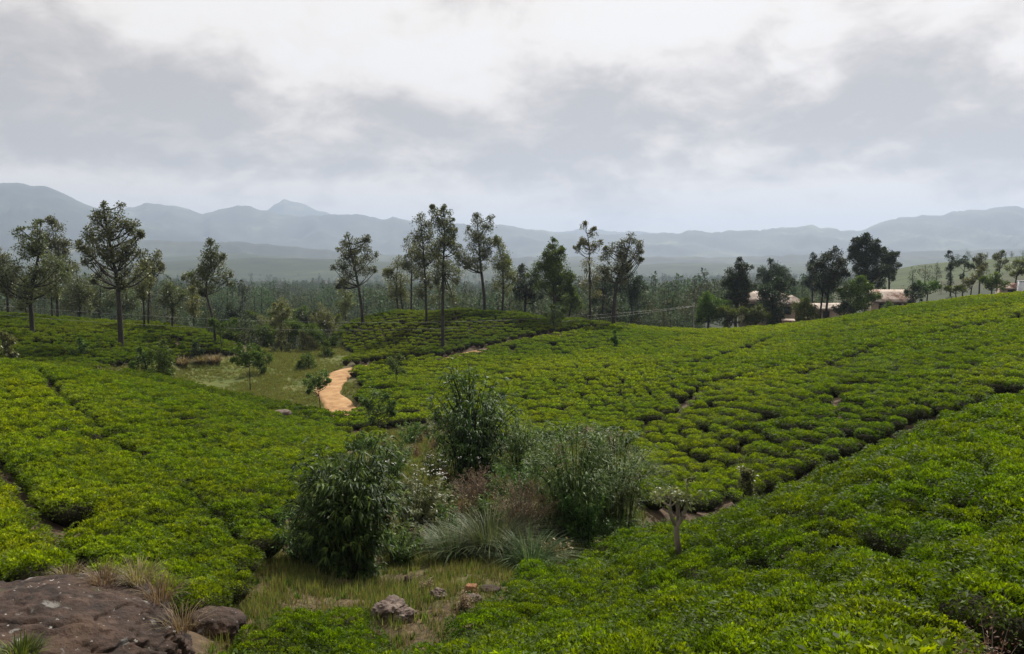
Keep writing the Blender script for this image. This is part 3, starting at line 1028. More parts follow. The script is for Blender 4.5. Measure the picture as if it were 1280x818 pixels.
for q, i in enumerate(near_ids):
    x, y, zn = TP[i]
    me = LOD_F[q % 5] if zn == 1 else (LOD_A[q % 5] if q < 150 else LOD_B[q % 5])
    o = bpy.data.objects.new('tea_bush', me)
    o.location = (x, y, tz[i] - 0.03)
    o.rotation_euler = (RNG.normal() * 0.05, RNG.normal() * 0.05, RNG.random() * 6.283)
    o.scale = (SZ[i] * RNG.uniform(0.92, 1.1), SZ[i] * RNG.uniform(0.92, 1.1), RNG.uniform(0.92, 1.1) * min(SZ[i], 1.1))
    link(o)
    lb, gp = ZLABEL.get(int(zn), ZLABEL[4])
    tag(o, lb, 'tea bush', gp)


def scatter(name, P, idx, rot, scl, protos, label, kind='stuff'):
    """points that carry copies of the prototypes, through geometry nodes: for what nobody could count"""
    col = bpy.data.collections.new(name + '_source')
    for k, me in enumerate(protos):
        o = bpy.data.objects.new('%s_source_%02d' % (name, k), me)
        col.objects.link(o)
    me = bpy.data.meshes.new(name)
    me.vertices.add(len(P))
    me.vertices.foreach_set('co', np.asarray(P, np.float32).ravel())
    a = me.attributes.new('pick', 'INT', 'POINT')
    a.data.foreach_set('value', np.asarray(idx, np.int32))
    a = me.attributes.new('turn', 'FLOAT_VECTOR', 'POINT')
    a.data.foreach_set('vector', np.asarray(rot, np.float32).ravel())
    a = me.attributes.new('size', 'FLOAT_VECTOR', 'POINT')
    a.data.foreach_set('vector', np.asarray(scl, np.float32).ravel())
    o = link(bpy.data.objects.new(name, me))
    g = bpy.data.node_groups.new(name + '_nodes', 'GeometryNodeTree')
    g.interface.new_socket('Geometry', in_out='INPUT', socket_type='NodeSocketGeometry')
    g.interface.new_socket('Geometry', in_out='OUTPUT', socket_type='NodeSocketGeometry')
    gi, go = g.nodes.new('NodeGroupInput'), g.nodes.new('NodeGroupOutput')
    ci = g.nodes.new('GeometryNodeCollectionInfo')
    ci.inputs['Collection'].default_value = col
    ci.inputs['Separate Children'].default_value = True
    ci.inputs['Reset Children'].default_value = True
    ip = g.nodes.new('GeometryNodeInstanceOnPoints')
    ip.inputs['Pick Instance'].default_value = True

    def named(nm, dt):
        q = g.nodes.new('GeometryNodeInputNamedAttribute')
        q.data_type = dt
        q.inputs['Name'].default_value = nm
        return q.outputs['Attribute']
    g.links.new(gi.outputs[0], ip.inputs['Points'])
    g.links.new(ci.outputs[0], ip.inputs['Instance'])
    g.links.new(named('pick', 'INT'), ip.inputs['Instance Index'])
    g.links.new(named('turn', 'FLOAT_VECTOR'), ip.inputs['Rotation'])
    g.links.new(named('size', 'FLOAT_VECTOR'), ip.inputs['Scale'])
    g.links.new(ip.outputs[0], go.inputs[0])
    md = o.modifiers.new('scatter', 'NODES')
    md.node_group = g
    tag(o, label, kind=kind)
    return o


FI = np.nonzero(far_mask)[0]
fy = TP[FI, 1]
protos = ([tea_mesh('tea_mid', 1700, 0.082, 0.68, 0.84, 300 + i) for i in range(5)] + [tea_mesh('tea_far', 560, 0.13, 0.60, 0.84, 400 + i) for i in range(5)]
          + [tea_mesh('tea_left', 1500, 0.082, 0.66, 0.80, 500 + i, leaf='tea_sun_tint') for i in range(5)] + [tea_mesh('tea_mound', 500, 0.14, 0.54, 0.84, 600 + i, leaf='tea_shade_tint') for i in range(5)])
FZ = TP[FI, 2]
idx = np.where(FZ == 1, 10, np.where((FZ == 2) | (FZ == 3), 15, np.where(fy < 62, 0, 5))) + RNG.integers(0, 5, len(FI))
scatter('tea_field', np.stack([TP[FI, 0], TP[FI, 1], tz[FI] - 0.03], -1), idx,
        np.stack([RNG.normal(size=len(FI)) * 0.06, RNG.normal(size=len(FI)) * 0.06, RNG.random(len(FI)) * 6.283], -1),
        np.stack([SZ[FI] * RNG.uniform(0.9, 1.12, len(FI)), SZ[FI] * RNG.uniform(0.9, 1.12, len(FI)), RNG.uniform(0.88, 1.12, len(FI))], -1),
        protos, 'rows of clipped tea bushes covering the slopes farther off')
print('tea bushes', len(TP))


# ------------------------------------------------------------------ trees
def ground_at(px, D):
    """a point of the ground at forward distance D in the direction of column px"""
    x = (px - 640.0) / FPX * D
    return np.array([x, D, gz(x, D)])


def blob_leaves(mb, c, r, n, size, seed_rng, squash=0.85, clumps=9, droop=0.1, up=0.25):
    """leaves of one limb's end: gathered in small clumps so that the sky shows between"""
    k = max(4, int(clumps))
    cc = unit(seed_rng.normal(size=(k, 3))) * (r * (0.30 + 0.62 * seed_rng.random((k, 1)) ** 0.5))
    cc[:, 2] *= squash
    w = seed_rng.random(k) + 0.4
    pick = seed_rng.choice(k, n, p=w / w.sum())
    off = seed_rng.normal(size=(n, 3)) * r * 0.21
    C = c + cc[pick] + off
    D = unit(cc[pick] * 0.6 / r + off / (r * 0.3) + seed_rng.normal(size=(n, 3)) * 0.5 + np.array([[0, 0, up]]))
    L = size * (0.6 + 0.8 * seed_rng.random(n))
    tone = np.clip(seed_rng.random(n) * 0.7 + (seed_rng.random(k) * 0.35)[pick], 0, 1)
    leaves(mb, C, D, seed_rng.normal(size=(n, 3)) + np.array([[0, 0, 0.8]]), L, L * 0.55, 0.15, 0, tone, droop)
    return cc + c


def make_tree(name, base, top_px, D, blobs, trunk_px, leaf, label, cat='tree', group=None, bark='bark', size=0.23, dens=1.0, lean=0.0, twin=0.0, seed=1, fork=None, parts=True):
    """base: column of the trunk foot; blobs: (px, py, radius px) seen in the photograph, given real depth here"""
    rng = np.random.default_rng(seed * 101 + 5)
    s = D / FPX
    b = ground_at(base, D)
    root = empty(name, tuple(b))
    tag(root, label, cat, group)
    B = []
    for (px, py, r) in blobs:
        p = U(px, py, D) - b
        p[1] += rng.normal() * r * s * 0.55
        B.append((p, r * s))
    for _ in range(int(len(B) * 0.7)):          # fill the crown between neighbouring limbs
        i = rng.integers(len(B))
        p0, r0_ = B[i]
        near_ = sorted(B, key=lambda q: np.linalg.norm(q[0] - p0))[1:4]
        p1, r1_ = near_[rng.integers(len(near_))] if near_ else (p0, r0_)
        t = rng.uniform(0.3, 0.7)
        B.append((p0 * (1 - t) + p1 * t + rng.normal(size=3) * r0_ * 0.35, (r0_ + r1_) * 0.5 * rng.uniform(0.55, 0.85)))
    mid_ = np.mean([p for p, r in B], 0)
    for _ in range(4 + len(B) // 2):               # wisps that break the outline
        p0, r0_ = B[rng.integers(len(blobs))]
        d_ = unit(p0 - mid_ + rng.normal(size=3) * 0.6 * r0_ + np.array([0, 0, 0.5 * r0_]))
        B.append((p0 + d_ * r0_ * rng.uniform(0.85, 1.35), r0_ * rng.uniform(0.28, 0.5)))
    zmin = min(p[2] - r for p, r in B[:len(blobs)])
    topb = max(B, key=lambda q: q[0][2])[0]
    cen = np.mean([p for p, r in B], 0)
    # trunk: from the foot up through the crown
    if fork is None:
        fz = max(0.35 * topb[2], zmin + 0.15 * (topb[2] - zmin))
    else:
        fz = U(base, fork, D)[2] - b[2]
    H_ = topb[2]
    r0 = trunk_px * s * 0.42
    foot = np.array([0, 0, -0.4])
    fk = np.array([cen[0] * 0.45 + lean * s, cen[1] * 0.3, fz])
    tb = MB()
    P = smooth_line([foot, np.array([fk[0] * 0.22, 0, fz * 0.45]), fk, (fk + topb) / 2 + rng.normal(size=3) * 0.2, topb], 5)
    rad = r0 * np.interp(P[:, 2] / H_, [-0.1, 0.0, 0.06, 0.5, 1.0], [1.35, 1.3, 1.0, 0.72, 0.12])
    tube(tb, P, rad, 8)
    if twin:
        P2 = P + np.array([twin * s, 0.4, 0])
        tube(tb, P2[:-4], rad[:-4] * 0.8, 7)
    cb = MB()
    for (p, r) in B:
        # limb from the trunk to the clump
        hz = np.clip(p[2] - (0.5 + rng.random() * 0.5) * np.hypot(p[0] - fk[0], p[1] - fk[1]) - 0.4 * r, fz * 0.9, H_ * 0.96)
        q = P[np.argmin(np.abs(P[:, 2] - hz))]
        mid = (q + p) / 2 + np.array([0, 0, -0.12 * np.linalg.norm(p - q)]) + rng.normal(size=3) * 0.12
        rl = np.clip(r0 * 0.34, 0.035, 0.2)
        L = smooth_line([q, mid, p], 4)
        tube(tb, L, np.linspace(rl, rl * 0.35, len(L)), 5)
        n = int(np.clip(430 * dens * (r / 1.1) ** 1.8 * (0.28 / size) ** 1.7, 110, 2600))
        tips = blob_leaves(cb, p, r * 1.08, n, size, rng, clumps=9 + 6 * r)
        for t in tips[:4]:
            tube(tb, [p, (p + t) / 2 + rng.normal(size=3) * 0.08, t], [rl * 0.4, rl * 0.3, 0.015], 4)
    tb.build('trunk', M[bark], root, smooth=True)
    cb.build('crown', M[leaf], root)
    return root


GL = 'grevillea'
TREES = [
    # ---- left mound
    ('silver_oak_tree', 38, 95, [(45, 286, 9), (27, 294, 9), (36, 312, 14), (52, 305, 8), (60, 330, 15), (24, 340, 15), (44, 342, 16), (78, 348, 10), (66, 360, 10), (40, 366, 11), (14, 352, 9)], 7, GL, 'pale crowned tree with dark straight trunk on the far left mound', dict(fork=368)),
    ('silver_oak_tree', 71, 111, [(66, 288, 10), (58, 300, 9), (72, 304, 10), (64, 318, 13), (80, 316, 8), (84, 334, 9), (66, 338, 10)], 4, GL, 'narrow dark tree right behind the pale crowned tree on the left mound', dict(fork=345)),
    ('silver_oak_tree', 64, 112, [(62, 350, 10), (55, 362, 8), (70, 366, 7), (62, 338, 6)], 3, 'pale_leaf', 'thin young tree with yellowish leaves between two taller left mound trees', dict(fork=370)),
    ('silver_oak_tree', 149, 90, [(132, 268, 9), (148, 272, 11), (122, 278, 8), (110, 290, 10), (164, 284, 9), (140, 292, 14), (172, 296, 7), (104, 308, 9), (124, 310, 13), (158, 312, 14), (176, 316, 9), (142, 322, 13), (112, 326, 8), (184, 332, 7), (166, 336, 10), (128, 342, 8), (150, 346, 10), (118, 348, 6)], 8.5, GL, 'biggest tree of the left mound with a broad spreading crown', dict(fork=350)),
    ('silver_oak_tree', 179, 106, [(177, 340, 10), (184, 350, 8), (172, 354, 8), (180, 364, 7)], 3.5, 'pale_leaf', 'slim tree with yellow green crown just right of the biggest left mound tree', dict(fork=368)),
    ('silver_oak_tree', 184, 110, [(190, 324, 9), (182, 334, 8), (196, 338, 8), (188, 352, 6)], 3.5, GL, 'thin dark tree hidden behind the slim yellow green tree', dict(fork=352)),
    ('silver_oak_tree', 214, 110, [(212, 358, 9), (206, 370, 9), (220, 370, 10), (213, 382, 9)], 3.5, GL, 'small rounded tree on the back edge of the left mound', dict(fork=385)),
    ('silver_oak_tree', 268, 106, [(264, 312, 9), (255, 322, 7), (272, 326, 9), (260, 336, 12), (280, 342, 8), (248, 346, 10), (266, 350, 10), (284, 352, 5), (238, 346, 8), (252, 360, 7)], 4.5, GL, 'solitary leaning tree at the right end of the left mound', dict(fork=362, lean=-8)),
    ('silver_oak_tree', 241, 118, [(240, 368, 8), (248, 378, 8), (236, 382, 7), (244, 390, 7)], 2.5, 'pale_leaf', 'low feathery tree left of the solitary leaning tree', dict(fork=392)),
    ('silver_oak_tree', 9, 112, [(10, 322, 10), (3, 335, 10), (14, 344, 10), (4, 354, 9), (12, 364, 7)], 4, GL, 'brownish tree cut by the left border of the picture', dict(fork=366)),
    ('silver_oak_tree', 32, 118, [(30, 352, 8), (24, 366, 9), (36, 368, 8), (30, 378, 7)], 3, 'bush_leaf', 'low brown green tree behind the pale crowned tree', dict(fork=382)),
    ('shade_tree', 98, 132, [(95, 352, 12), (84, 364, 11), (104, 366, 12), (92, 380, 12), (110, 382, 8)], 4, GL, 'hazy wide tree in the gap left of the biggest mound tree', dict(fork=388)),
    ('shade_tree', 126, 138, [(124, 358, 12), (134, 372, 12), (116, 372, 10), (126, 386, 11)], 4, GL, 'hazy tree directly behind the biggest mound tree trunk', dict(fork=392)),
    ('shade_tree', 158, 140, [(156, 366, 10), (164, 378, 10), (150, 382, 9), (160, 392, 9)], 3, GL, 'hazy low tree right of the biggest mound tree trunk', dict(fork=396)),
    # ---- middle mound
    ('silver_oak_tree', 453, 125, [(436, 304, 8), (452, 308, 10), (428, 318, 8), (442, 322, 11), (462, 322, 8), (426, 332, 7), (452, 336, 10), (438, 340, 9), (464, 338, 5), (430, 350, 6), (424, 356, 4)], 5, GL, 'isolated round crowned tree at the left end of the middle mound', dict(fork=352)),
    ('silver_oak_tree', 431, 146, [(430, 364, 8), (436, 376, 7), (426, 378, 6), (432, 388, 6)], 2.5, 'pale_leaf', 'pale low tree behind the isolated mound tree', dict(fork=390)),
    ('silver_oak_tree', 498, 140, [(496, 332, 9), (490, 346, 9), (502, 350, 10), (494, 364, 9), (504, 370, 7)], 3, 'pale_leaf', 'pale tree with drooping crown left of the tall pair', dict(fork=372, twin=5)),
    ('silver_oak_tree', 514, 139, [(510, 308, 7), (518, 318, 8), (508, 328, 8), (516, 340, 7)], 3, GL, 'slender grey tree just left of the tall pair on the mound', dict(fork=345)),
    ('silver_oak_tree', 533, 124, [(527, 276, 8), (534, 290, 9), (522, 296, 9), (530, 308, 11), (520, 318, 8), (538, 324, 11), (526, 336, 9), (536, 350, 10), (528, 362, 8)], 4, GL, 'left tree of the tall pair on the middle mound', dict(fork=372)),
    ('silver_oak_tree', 553, 114, [(543, 266, 7), (554, 270, 9), (563, 284, 7), (547, 284, 10), (562, 298, 9), (553, 304, 11), (545, 318, 9), (566, 312, 8), (556, 330, 12), (568, 344, 9), (546, 344, 9), (558, 360, 10), (546, 374, 8), (566, 374, 7)], 5.5, GL, 'tallest tree of the middle mound with its crown hanging low', dict(fork=330)),
    ('silver_oak_tree', 606, 137, [(596, 278, 8), (608, 282, 9), (588, 294, 8), (602, 298, 11), (614, 304, 8), (594, 310, 9), (580, 318, 8), (608, 318, 9), (588, 328, 8), (574, 330, 5), (600, 334, 7)], 5, GL, 'tall windswept tree right of the tall pair', dict(fork=335)),
    ('silver_oak_tree', 628, 138, [(622, 304, 6), (628, 318, 8), (620, 330, 9), (632, 336, 10), (640, 346, 7), (624, 350, 10), (634, 360, 8)], 3.5, 'pale_leaf', 'brownish tree with forked trunk right of the windswept tree', dict(fork=362)),
    ('broadleaf_tree', 692, 134, [(692, 306, 6), (688, 316, 8), (698, 322, 8), (684, 330, 11), (698, 338, 12), (672, 334, 7), (668, 344, 7), (686, 348, 12), (706, 348, 10), (696, 360, 11), (678, 358, 9), (710, 362, 7)], 5, 'bush_leaf', 'dense dark green pyramid shaped tree right of mound centre', dict(fork=372, dens=1.7)),
    ('broadleaf_tree', 656, 144, [(653, 340, 7), (648, 352, 9), (660, 356, 10), (652, 368, 10), (668, 370, 8)], 4, 'dark_leaf', 'dark bushy tree left of the pyramid shaped tree', dict(fork=376, dens=1.5)),
    ('silver_oak_tree', 738, 136, [(731, 284, 5), (741, 292, 6), (729, 304, 6), (747, 306, 6), (738, 312, 6), (722, 312, 4), (736, 330, 9), (744, 344, 8), (733, 352, 9), (742, 366, 8)], 3.5, 'pale_leaf', 'sparse bare topped tree left of the slanting crown', dict(fork=330, dens=0.7)),
    ('silver_oak_tree', 767, 134, [(789, 298, 6), (798, 306, 6), (781, 306, 7), (792, 316, 8), (770, 308, 7), (780, 320, 10), (762, 314, 6), (796, 324, 5), (756, 322, 7), (770, 334, 10), (784, 334, 8), (752, 338, 8), (760, 346, 8), (776, 344, 7)], 6, GL, 'thick trunked tree whose crown slants to the right', dict(fork=348)),
    ('broadleaf_tree', 790, 158, [(786, 346, 9), (796, 358, 9), (782, 366, 11), (796, 376, 9), (776, 354, 7)], 4, 'dark_leaf', 'shadowy tree low behind the slanting crown', dict(fork=384, dens=1.4)),
    ('broadleaf_tree', 752, 156, [(752, 352, 8), (758, 364, 9), (748, 374, 9)], 3, 'dark_leaf', 'shadowy narrow tree between sparse tree and thick trunked tree', dict(fork=382, dens=1.4)),
    ('olive_bush', 712, 146, [(706, 376, 8), (716, 372, 8), (722, 382, 7), (710, 386, 7)], 3, 'bush_leaf', 'olive brown bushy tree beside the pyramid shaped tree', dict(fork=392, dens=1.4)),
    # ---- by the houses
    ('broadleaf_tree', 920, 148, [(924, 332, 7), (932, 340, 8), (918, 342, 9), (928, 352, 10), (914, 356, 9), (934, 360, 8), (922, 366, 11), (912, 374, 7), (930, 376, 8)], 4.5, 'dark_leaf', 'tall dark tree left of the hip roofed house', dict(fork=382, dens=1.7)),
    ('broadleaf_tree', 968, 185, [(955, 344, 9), (966, 338, 9), (978, 344, 10), (966, 352, 11), (986, 352, 8)], 5, 'dark_leaf', 'dome shaped tree behind the hip roofed house', dict(fork=362, dens=1.7)),
    ('broadleaf_tree', 966, 143, [(970, 358, 10), (956, 362, 9), (982, 358, 8), (962, 372, 11), (976, 374, 9), (955, 382, 8), (968, 386, 10), (960, 396, 8), (972, 398, 7)], 4.5, 'dark_leaf', 'dark tree standing before the hip roofed house', dict(fork=392, dens=1.4)),
    ('broadleaf_tree', 1033, 141, [(1030, 326, 8), (1044, 322, 9), (1020, 338, 8), (1036, 338, 11), (1052, 332, 8), (1026, 350, 9), (1042, 350, 9), (1034, 360, 8), (1056, 342, 5)], 4, 'dark_leaf', 'dark two stemmed tree between the two largest houses', dict(fork=368, dens=1.6, twin=-6)),
    ('conifer_tree', 1016, 190, [(1017, 322, 4), (1015, 332, 6), (1018, 342, 7), (1011, 350, 7), (1020, 356, 7)], 3, 'dark_leaf', 'slender pointed tree behind the two stemmed tree', dict(fork=360, dens=1.6)),
    ('cypress_tree', 1083, 162, [(1085, 300, 7), (1074, 305, 7), (1094, 307, 7), (1066, 312, 5), (1082, 314, 11), (1098, 318, 8), (1072, 324, 9), (1088, 328, 12), (1098, 338, 9), (1078, 338, 10), (1086, 350, 11), (1100, 354, 7)], 6, 'dark_leaf', 'highest dark tree with layered crown above the rusty roof', dict(fork=362, dens=2.0)),
    ('cypress_tree', 1111, 165, [(1109, 320, 7), (1117, 322, 6), (1120, 332, 5), (1108, 334, 8), (1116, 342, 7), (1106, 326, 5)], 3.5, 'dark_leaf', 'lower dark tree at the right of the highest tree', dict(fork=352, dens=2.0)),
    ('olive_bush', 1068, 139, [(1062, 358, 8), (1074, 356, 8), (1084, 362, 8), (1054, 368, 8), (1068, 370, 11), (1090, 370, 6), (1060, 382, 9), (1078, 380, 9)], 3.5, 'bush_leaf', 'wide olive green tree in front of the highest tree', dict(fork=386, dens=1.6)),
    ('olive_bush', 886, 141, [(882, 380, 9), (894, 376, 8), (874, 388, 8), (890, 390, 10), (902, 384, 8), (878, 398, 7), (898, 396, 9)], 4, 'bush_leaf', 'light green bushy tree at the left of the house group', dict(fork=400, dens=1.8)),
    ('olive_bush', 912, 138, [(908, 390, 7), (918, 394, 7), (926, 390, 6), (914, 400, 6), (940, 396, 7), (932, 400, 7)], 3, 'bush_leaf', 'low dark hedge bush under the tall tree by the house', dict(fork=402, dens=1.6)),
    ('olive_bush', 1004, 138, [(998, 386, 7), (1006, 380, 7), (1012, 388, 7), (1002, 394, 7), (1016, 394, 6)], 3, 'bush_leaf', 'green bush beside the front wall of the hip roofed house', dict(fork=398, dens=1.6)),
    ('olive_bush', 945, 137, [(938, 392, 6), (948, 388, 6), (956, 395, 6), (946, 399, 6)], 2.5, 'bush_leaf', 'round bush hiding the wall under the hip roof', dict(fork=402, dens=1.5)),
    ('olive_bush', 1054, 136, [(1046, 388, 5), (1055, 384, 6), (1063, 389, 5)], 2.5, 'dark_leaf', 'dark bush right of the small low house', dict(fork=394, dens=1.5)),
    ('olive_bush', 1141, 140, [(1136, 366, 5), (1144, 362, 6), (1150, 370, 5), (1140, 374, 5)], 2.5, 'dark_leaf', 'dark bush at the right end of the rusty roofed house', dict(fork=378, dens=1.4)),
    ('olive_bush', 1110, 137, [(1104, 386, 4), (1112, 382, 4), (1118, 387, 4)], 2, 'bush_leaf', 'low bush against the wall of the rusty roofed house', dict(fork=390, dens=1.4)),
    # ---- right ridge
    ('umbrella_tree', 1159, 150, [(1154, 357, 5), (1162, 356, 6), (1170, 360, 5), (1158, 364, 5)], 2.5, 'bush_leaf', 'small umbrella shaped tree on the right ridge past the houses', dict(fork=366, dens=1.3)),
    ('columnar_tree', 1188, 190, [(1187, 320, 4), (1190, 328, 4), (1186, 336, 4), (1189, 345, 4), (1188, 353, 3.5)], 2.2, 'dark_leaf', 'thin column shaped tree on the right ridge', dict(fork=330, dens=1.2)),
    ('umbrella_tree', 1203, 172, [(1196, 330, 4), (1205, 327, 5), (1213, 332, 4), (1203, 345, 2.5)], 2.2, 'dark_leaf', 'flat topped tree with bare stem on the right ridge', dict(fork=336, dens=1.4)),
    ('shade_tree', 1224, 175, [(1220, 326, 4), (1226, 322, 5), (1228, 332, 5), (1220, 336, 5), (1226, 344, 4)], 2.5, GL, 'rounded grey green tree right of the flat topped tree', dict(fork=348, dens=1.2)),
    ('shade_tree', 1213, 150, [(1226, 338, 4), (1220, 345, 5), (1214, 352, 5), (1210, 356, 4)], 2.2, 'pale_leaf', 'yellowish tree leaning right on the ridge', dict(fork=358, dens=1.4)),
    ('shade_tree', 1247, 185, [(1246, 322, 4), (1254, 318, 4), (1248, 332, 4), (1256, 328, 4), (1247, 342, 4)], 2.5, GL, 'ragged two topped tree near the right end of the ridge', dict(fork=345, dens=1.1)),
    ('umbrella_tree', 1268, 150, [(1262, 335, 4), (1272, 332, 5), (1280, 328, 5), (1270, 342, 4), (1278, 340, 5)], 3, 'pale_leaf', 'yellow brown tree with tiered crown above the farthest house', dict(fork=346, dens=1.4)),
    ('olive_bush', 1240, 142, [(1232, 352, 6), (1242, 349, 7), (1250, 354, 6), (1240, 358, 5)], 2.5, 'bush_leaf', 'broad green bush on the ridge left of the farthest house', dict(fork=361, dens=1.5)),
    ('olive_bush', 1196, 142, [(1188, 362, 4), (1196, 360, 4), (1204, 363, 4)], 2, 'bush_leaf', 'low scrub bush below the thin column shaped tree', dict(fork=366, dens=1.3)),
    # ---- clearing
    ('young_tree', 350, 112, [(345, 386, 5), (352, 384, 5), (358, 394, 6), (346, 398, 6), (354, 410, 6), (350, 424, 6), (358, 434, 5), (344, 436, 5)], 2, 'pale_leaf', 'tall feathery young tree at the back of the grass clearing', dict(fork=410, size=.24)),
    ('young_tree', 204, 76, [(202, 436, 8), (210, 446, 8), (196, 448, 8), (204, 458, 10), (212, 464, 7), (197, 464, 7)], 3, 'bush_leaf', 'round leafy sapling at the left of the grass clearing', dict(fork=470, size=.2, dens=1.1)),
    ('young_tree', 184, 77, [(180, 444, 7), (188, 450, 7), (176, 456, 7), (186, 462, 6)], 2, 'bush_leaf', 'bushy sapling touching the round leafy sapling', dict(fork=466, size=.2, dens=1.1)),
    ('young_tree', 310, 86, [(300, 440, 8), (310, 436, 7), (316, 446, 7), (306, 450, 7), (296, 450, 5)], 1.6, 'bush_leaf', 'thin stemmed sapling in the middle of the grass clearing', dict(fork=455, size=.2, dens=1.1)),
    ('young_tree', 325, 96, [(324, 444, 7), (332, 450, 6), (318, 453, 6), (326, 460, 6)], 2.5, 'bush_leaf', 'short dark sapling right of the thin stemmed sapling', dict(fork=465, size=.2, dens=1.1)),
    ('young_tree', 385, 98, [(384, 450, 6), (391, 457, 5), (378, 458, 6), (386, 464, 5)], 1.8, 'bush_leaf', 'round shrub near the bend of the dirt road', dict(fork=468, size=.18, dens=1.2)),
    ('young_tree', 398, 73, [(392, 472, 6), (402, 468, 6), (384, 478, 5), (396, 482, 6), (407, 478, 4), (388, 488, 4)], 1.6, 'willow_leaf', 'thin sapling with pale leaves before the dirt road', dict(fork=492, size=.16, dens=0.8)),
    ('young_tree', 410, 108, [(408, 436, 5), (414, 442, 5), (405, 446, 5)], 1.6, 'bush_leaf', 'small shrub at the foot of the mound left of the road', dict(fork=450, size=.2, dens=1.2)),
    ('young_tree', 470, 62, [(466, 492, 6), (478, 500, 6), (460, 504, 6), (472, 512, 7), (484, 516, 6), (466, 522, 6), (452, 500, 4), (490, 505, 4)], 1.8, 'willow_leaf', 'loose leafed young tree right of the dirt road', dict(fork=525, size=.17, dens=0.8)),
    ('young_tree', 494, 84, [(488, 452, 5), (498, 450, 5), (492, 460, 6), (502, 462, 4)], 1.3, 'willow_leaf', 'slight sapling in the tea right of the dirt road', dict(fork=464, size=.17, dens=0.8)),
    ('young_tree', 769, 104, [(768, 425, 2.5), (770, 430, 2.5), (769, 416, 2)], 1.4, 'bush_leaf', 'bare thin sapling stem alone on the bright slope', dict(fork=430, size=.2, dens=0.7)),
    ('young_tree', 692, 126, [(692, 386, 4), (687, 394, 5), (698, 396, 5), (692, 402, 4)], 1.6, 'willow_leaf', 'small pale sapling on the mound below the pyramid shaped tree', dict(fork=406, size=.2, dens=0.9)),
    ('young_tree', 100, 84, [(98, 430, 4), (104, 436, 4), (96, 440, 4)], 1.2, 'willow_leaf', 'tiny pale sapling on the shaded front of the left mound', dict(fork=444, size=.2, dens=0.8)),
    ('young_tree', 10, 70, [(6, 424, 6), (14, 430, 6), (4, 436, 6), (12, 440, 6)], 1.6, 'pale_leaf', 'pale shrubby sapling at the left border below the mound', dict(fork=444, size=.2, dens=1.0)),
    ('young_tree', 243, 98, [(243, 436, 4), (248, 442, 4), (239, 444, 4)], 1.5, 'dark_leaf', 'dark round shrub on the edge of the clearing', dict(fork=447, size=.2, dens=1.3)),
    ('young_tree', 275, 104, [(270, 404, 5), (280, 408, 5), (290, 403, 5), (275, 414, 5)], 1.6, 'bush_leaf', 'yellow green sapling below the solitary leaning tree', dict(fork=418, size=.2, dens=1.0)),
]
for i, (nm, bx_, D, bl, tp, lf, lab, kw) in enumerate(TREES):
    kw = dict(kw)
    make_tree(nm, bx_, None, D, bl, tp, lf, lab, 'sapling' if nm == 'young_tree' else ('bush' if 'bush' in nm else 'tree'), seed=i + 1,
              group={'silver_oak_tree': 'trees on the tea mounds', 'young_tree': 'saplings in the clearing and the tea'}.get(nm, 'trees beyond the tea'),
              bark='bark', **kw)


SCRUB = [(292, 120, 418, 16), (306, 126, 412, 15), (322, 122, 420, 14), (336, 130, 410, 15), (362, 124, 414, 16), (376, 132, 404, 15), (392, 122, 416, 15), (404, 130, 404, 13), (330, 140, 400, 14), (300, 140, 398, 14), (388, 146, 396, 14), (355, 150, 394, 15),
         (418, 136, 398, 11), (282, 132, 404, 13), (412, 118, 428, 9), (384, 116, 428, 9)]
SLAB = ['round green scrub bush under the solitary leaning tree', 'dark scrub bush behind the left end of the clearing', 'light scrub bush at the back edge of the clearing', 'taller scrub bush left of the feathery young tree',
        'broad scrub bush right of the feathery young tree', 'dark scrub bush between feathery tree and mound', 'scrub bush at the left foot of the middle mound', 'scrub bush against the left flank of the middle mound',
        'hazier scrub bush behind the taller scrub', 'hazier scrub bush below the leaning tree', 'hazier scrub bush under the isolated mound tree', 'hazier scrub bush behind the feathery young tree',
        'small scrub bush peeping over the mound flank', 'scrub bush right of the leaning tree trunk', 'low scrub bush where clearing and mound meet', 'low scrub bush at the far corner of the clearing']
for i, (px, D, py, rp) in enumerate(SCRUB):
    rg = np.random.default_rng(700 + i)
    bl = [(px + rg.normal() * rp * .6, py + rg.normal() * rp * .35 + (8 if q > 3 else 0), rp * rg.uniform(.45, .7)) for q in range(7)]
    make_tree('scrub_bush', px, None, D, bl, 2.5, ['bush_leaf', 'dark_leaf', 'bush_leaf', 'pale_leaf'][i % 4], SLAB[i], 'bush', 'scrub behind the clearing', seed=300 + i, dens=1.1, fork=py + rp * .9)


# ------------------------------------------------------------------ valley trees: single ones first, the far wood as stuff
def wood_proto(kind, seed, leaf_n=420, size=0.55):
    rng = np.random.default_rng(seed)
    tb, cb = MB(), MB()
    if kind == 'spire':
        h = 13.0
        bl = [((rng.normal() * .5, rng.normal() * .5, h * f), w) for f, w in ((0.97, .6), (.86, 1.0), (.74, 1.5), (.61, 1.9), (.46, 2.2), (.32, 2.4), (.18, 2.2))]
    elif kind == 'round':
        h = 11.0
        bl = [((rng.normal() * 1.9, rng.normal() * 1.9, h * rng.uniform(.22, .88)), rng.uniform(1.5, 2.6)) for _ in range(11)]
    else:            # bare stem and small top
        h = 14.0
        bl = [((rng.normal() * .6, rng.normal() * .6, h * f), w) for f, w in ((0.97, 1.1), (.88, 1.5), (.80, 1.5))]
    tube(tb, smooth_line([(0, 0, -1), (rng.normal() * .2, 0, h * .5), (0, 0, h * .95)], 3), np.linspace(.26, .06, 7), 5)
    tot = sum(r * r for _, r in bl)
    for p, r in bl:
        blob_leaves(cb, np.array(p), r * 1.1, max(20, int(leaf_n * r * r / tot)), size, rng, clumps=8)
    return tb, cb


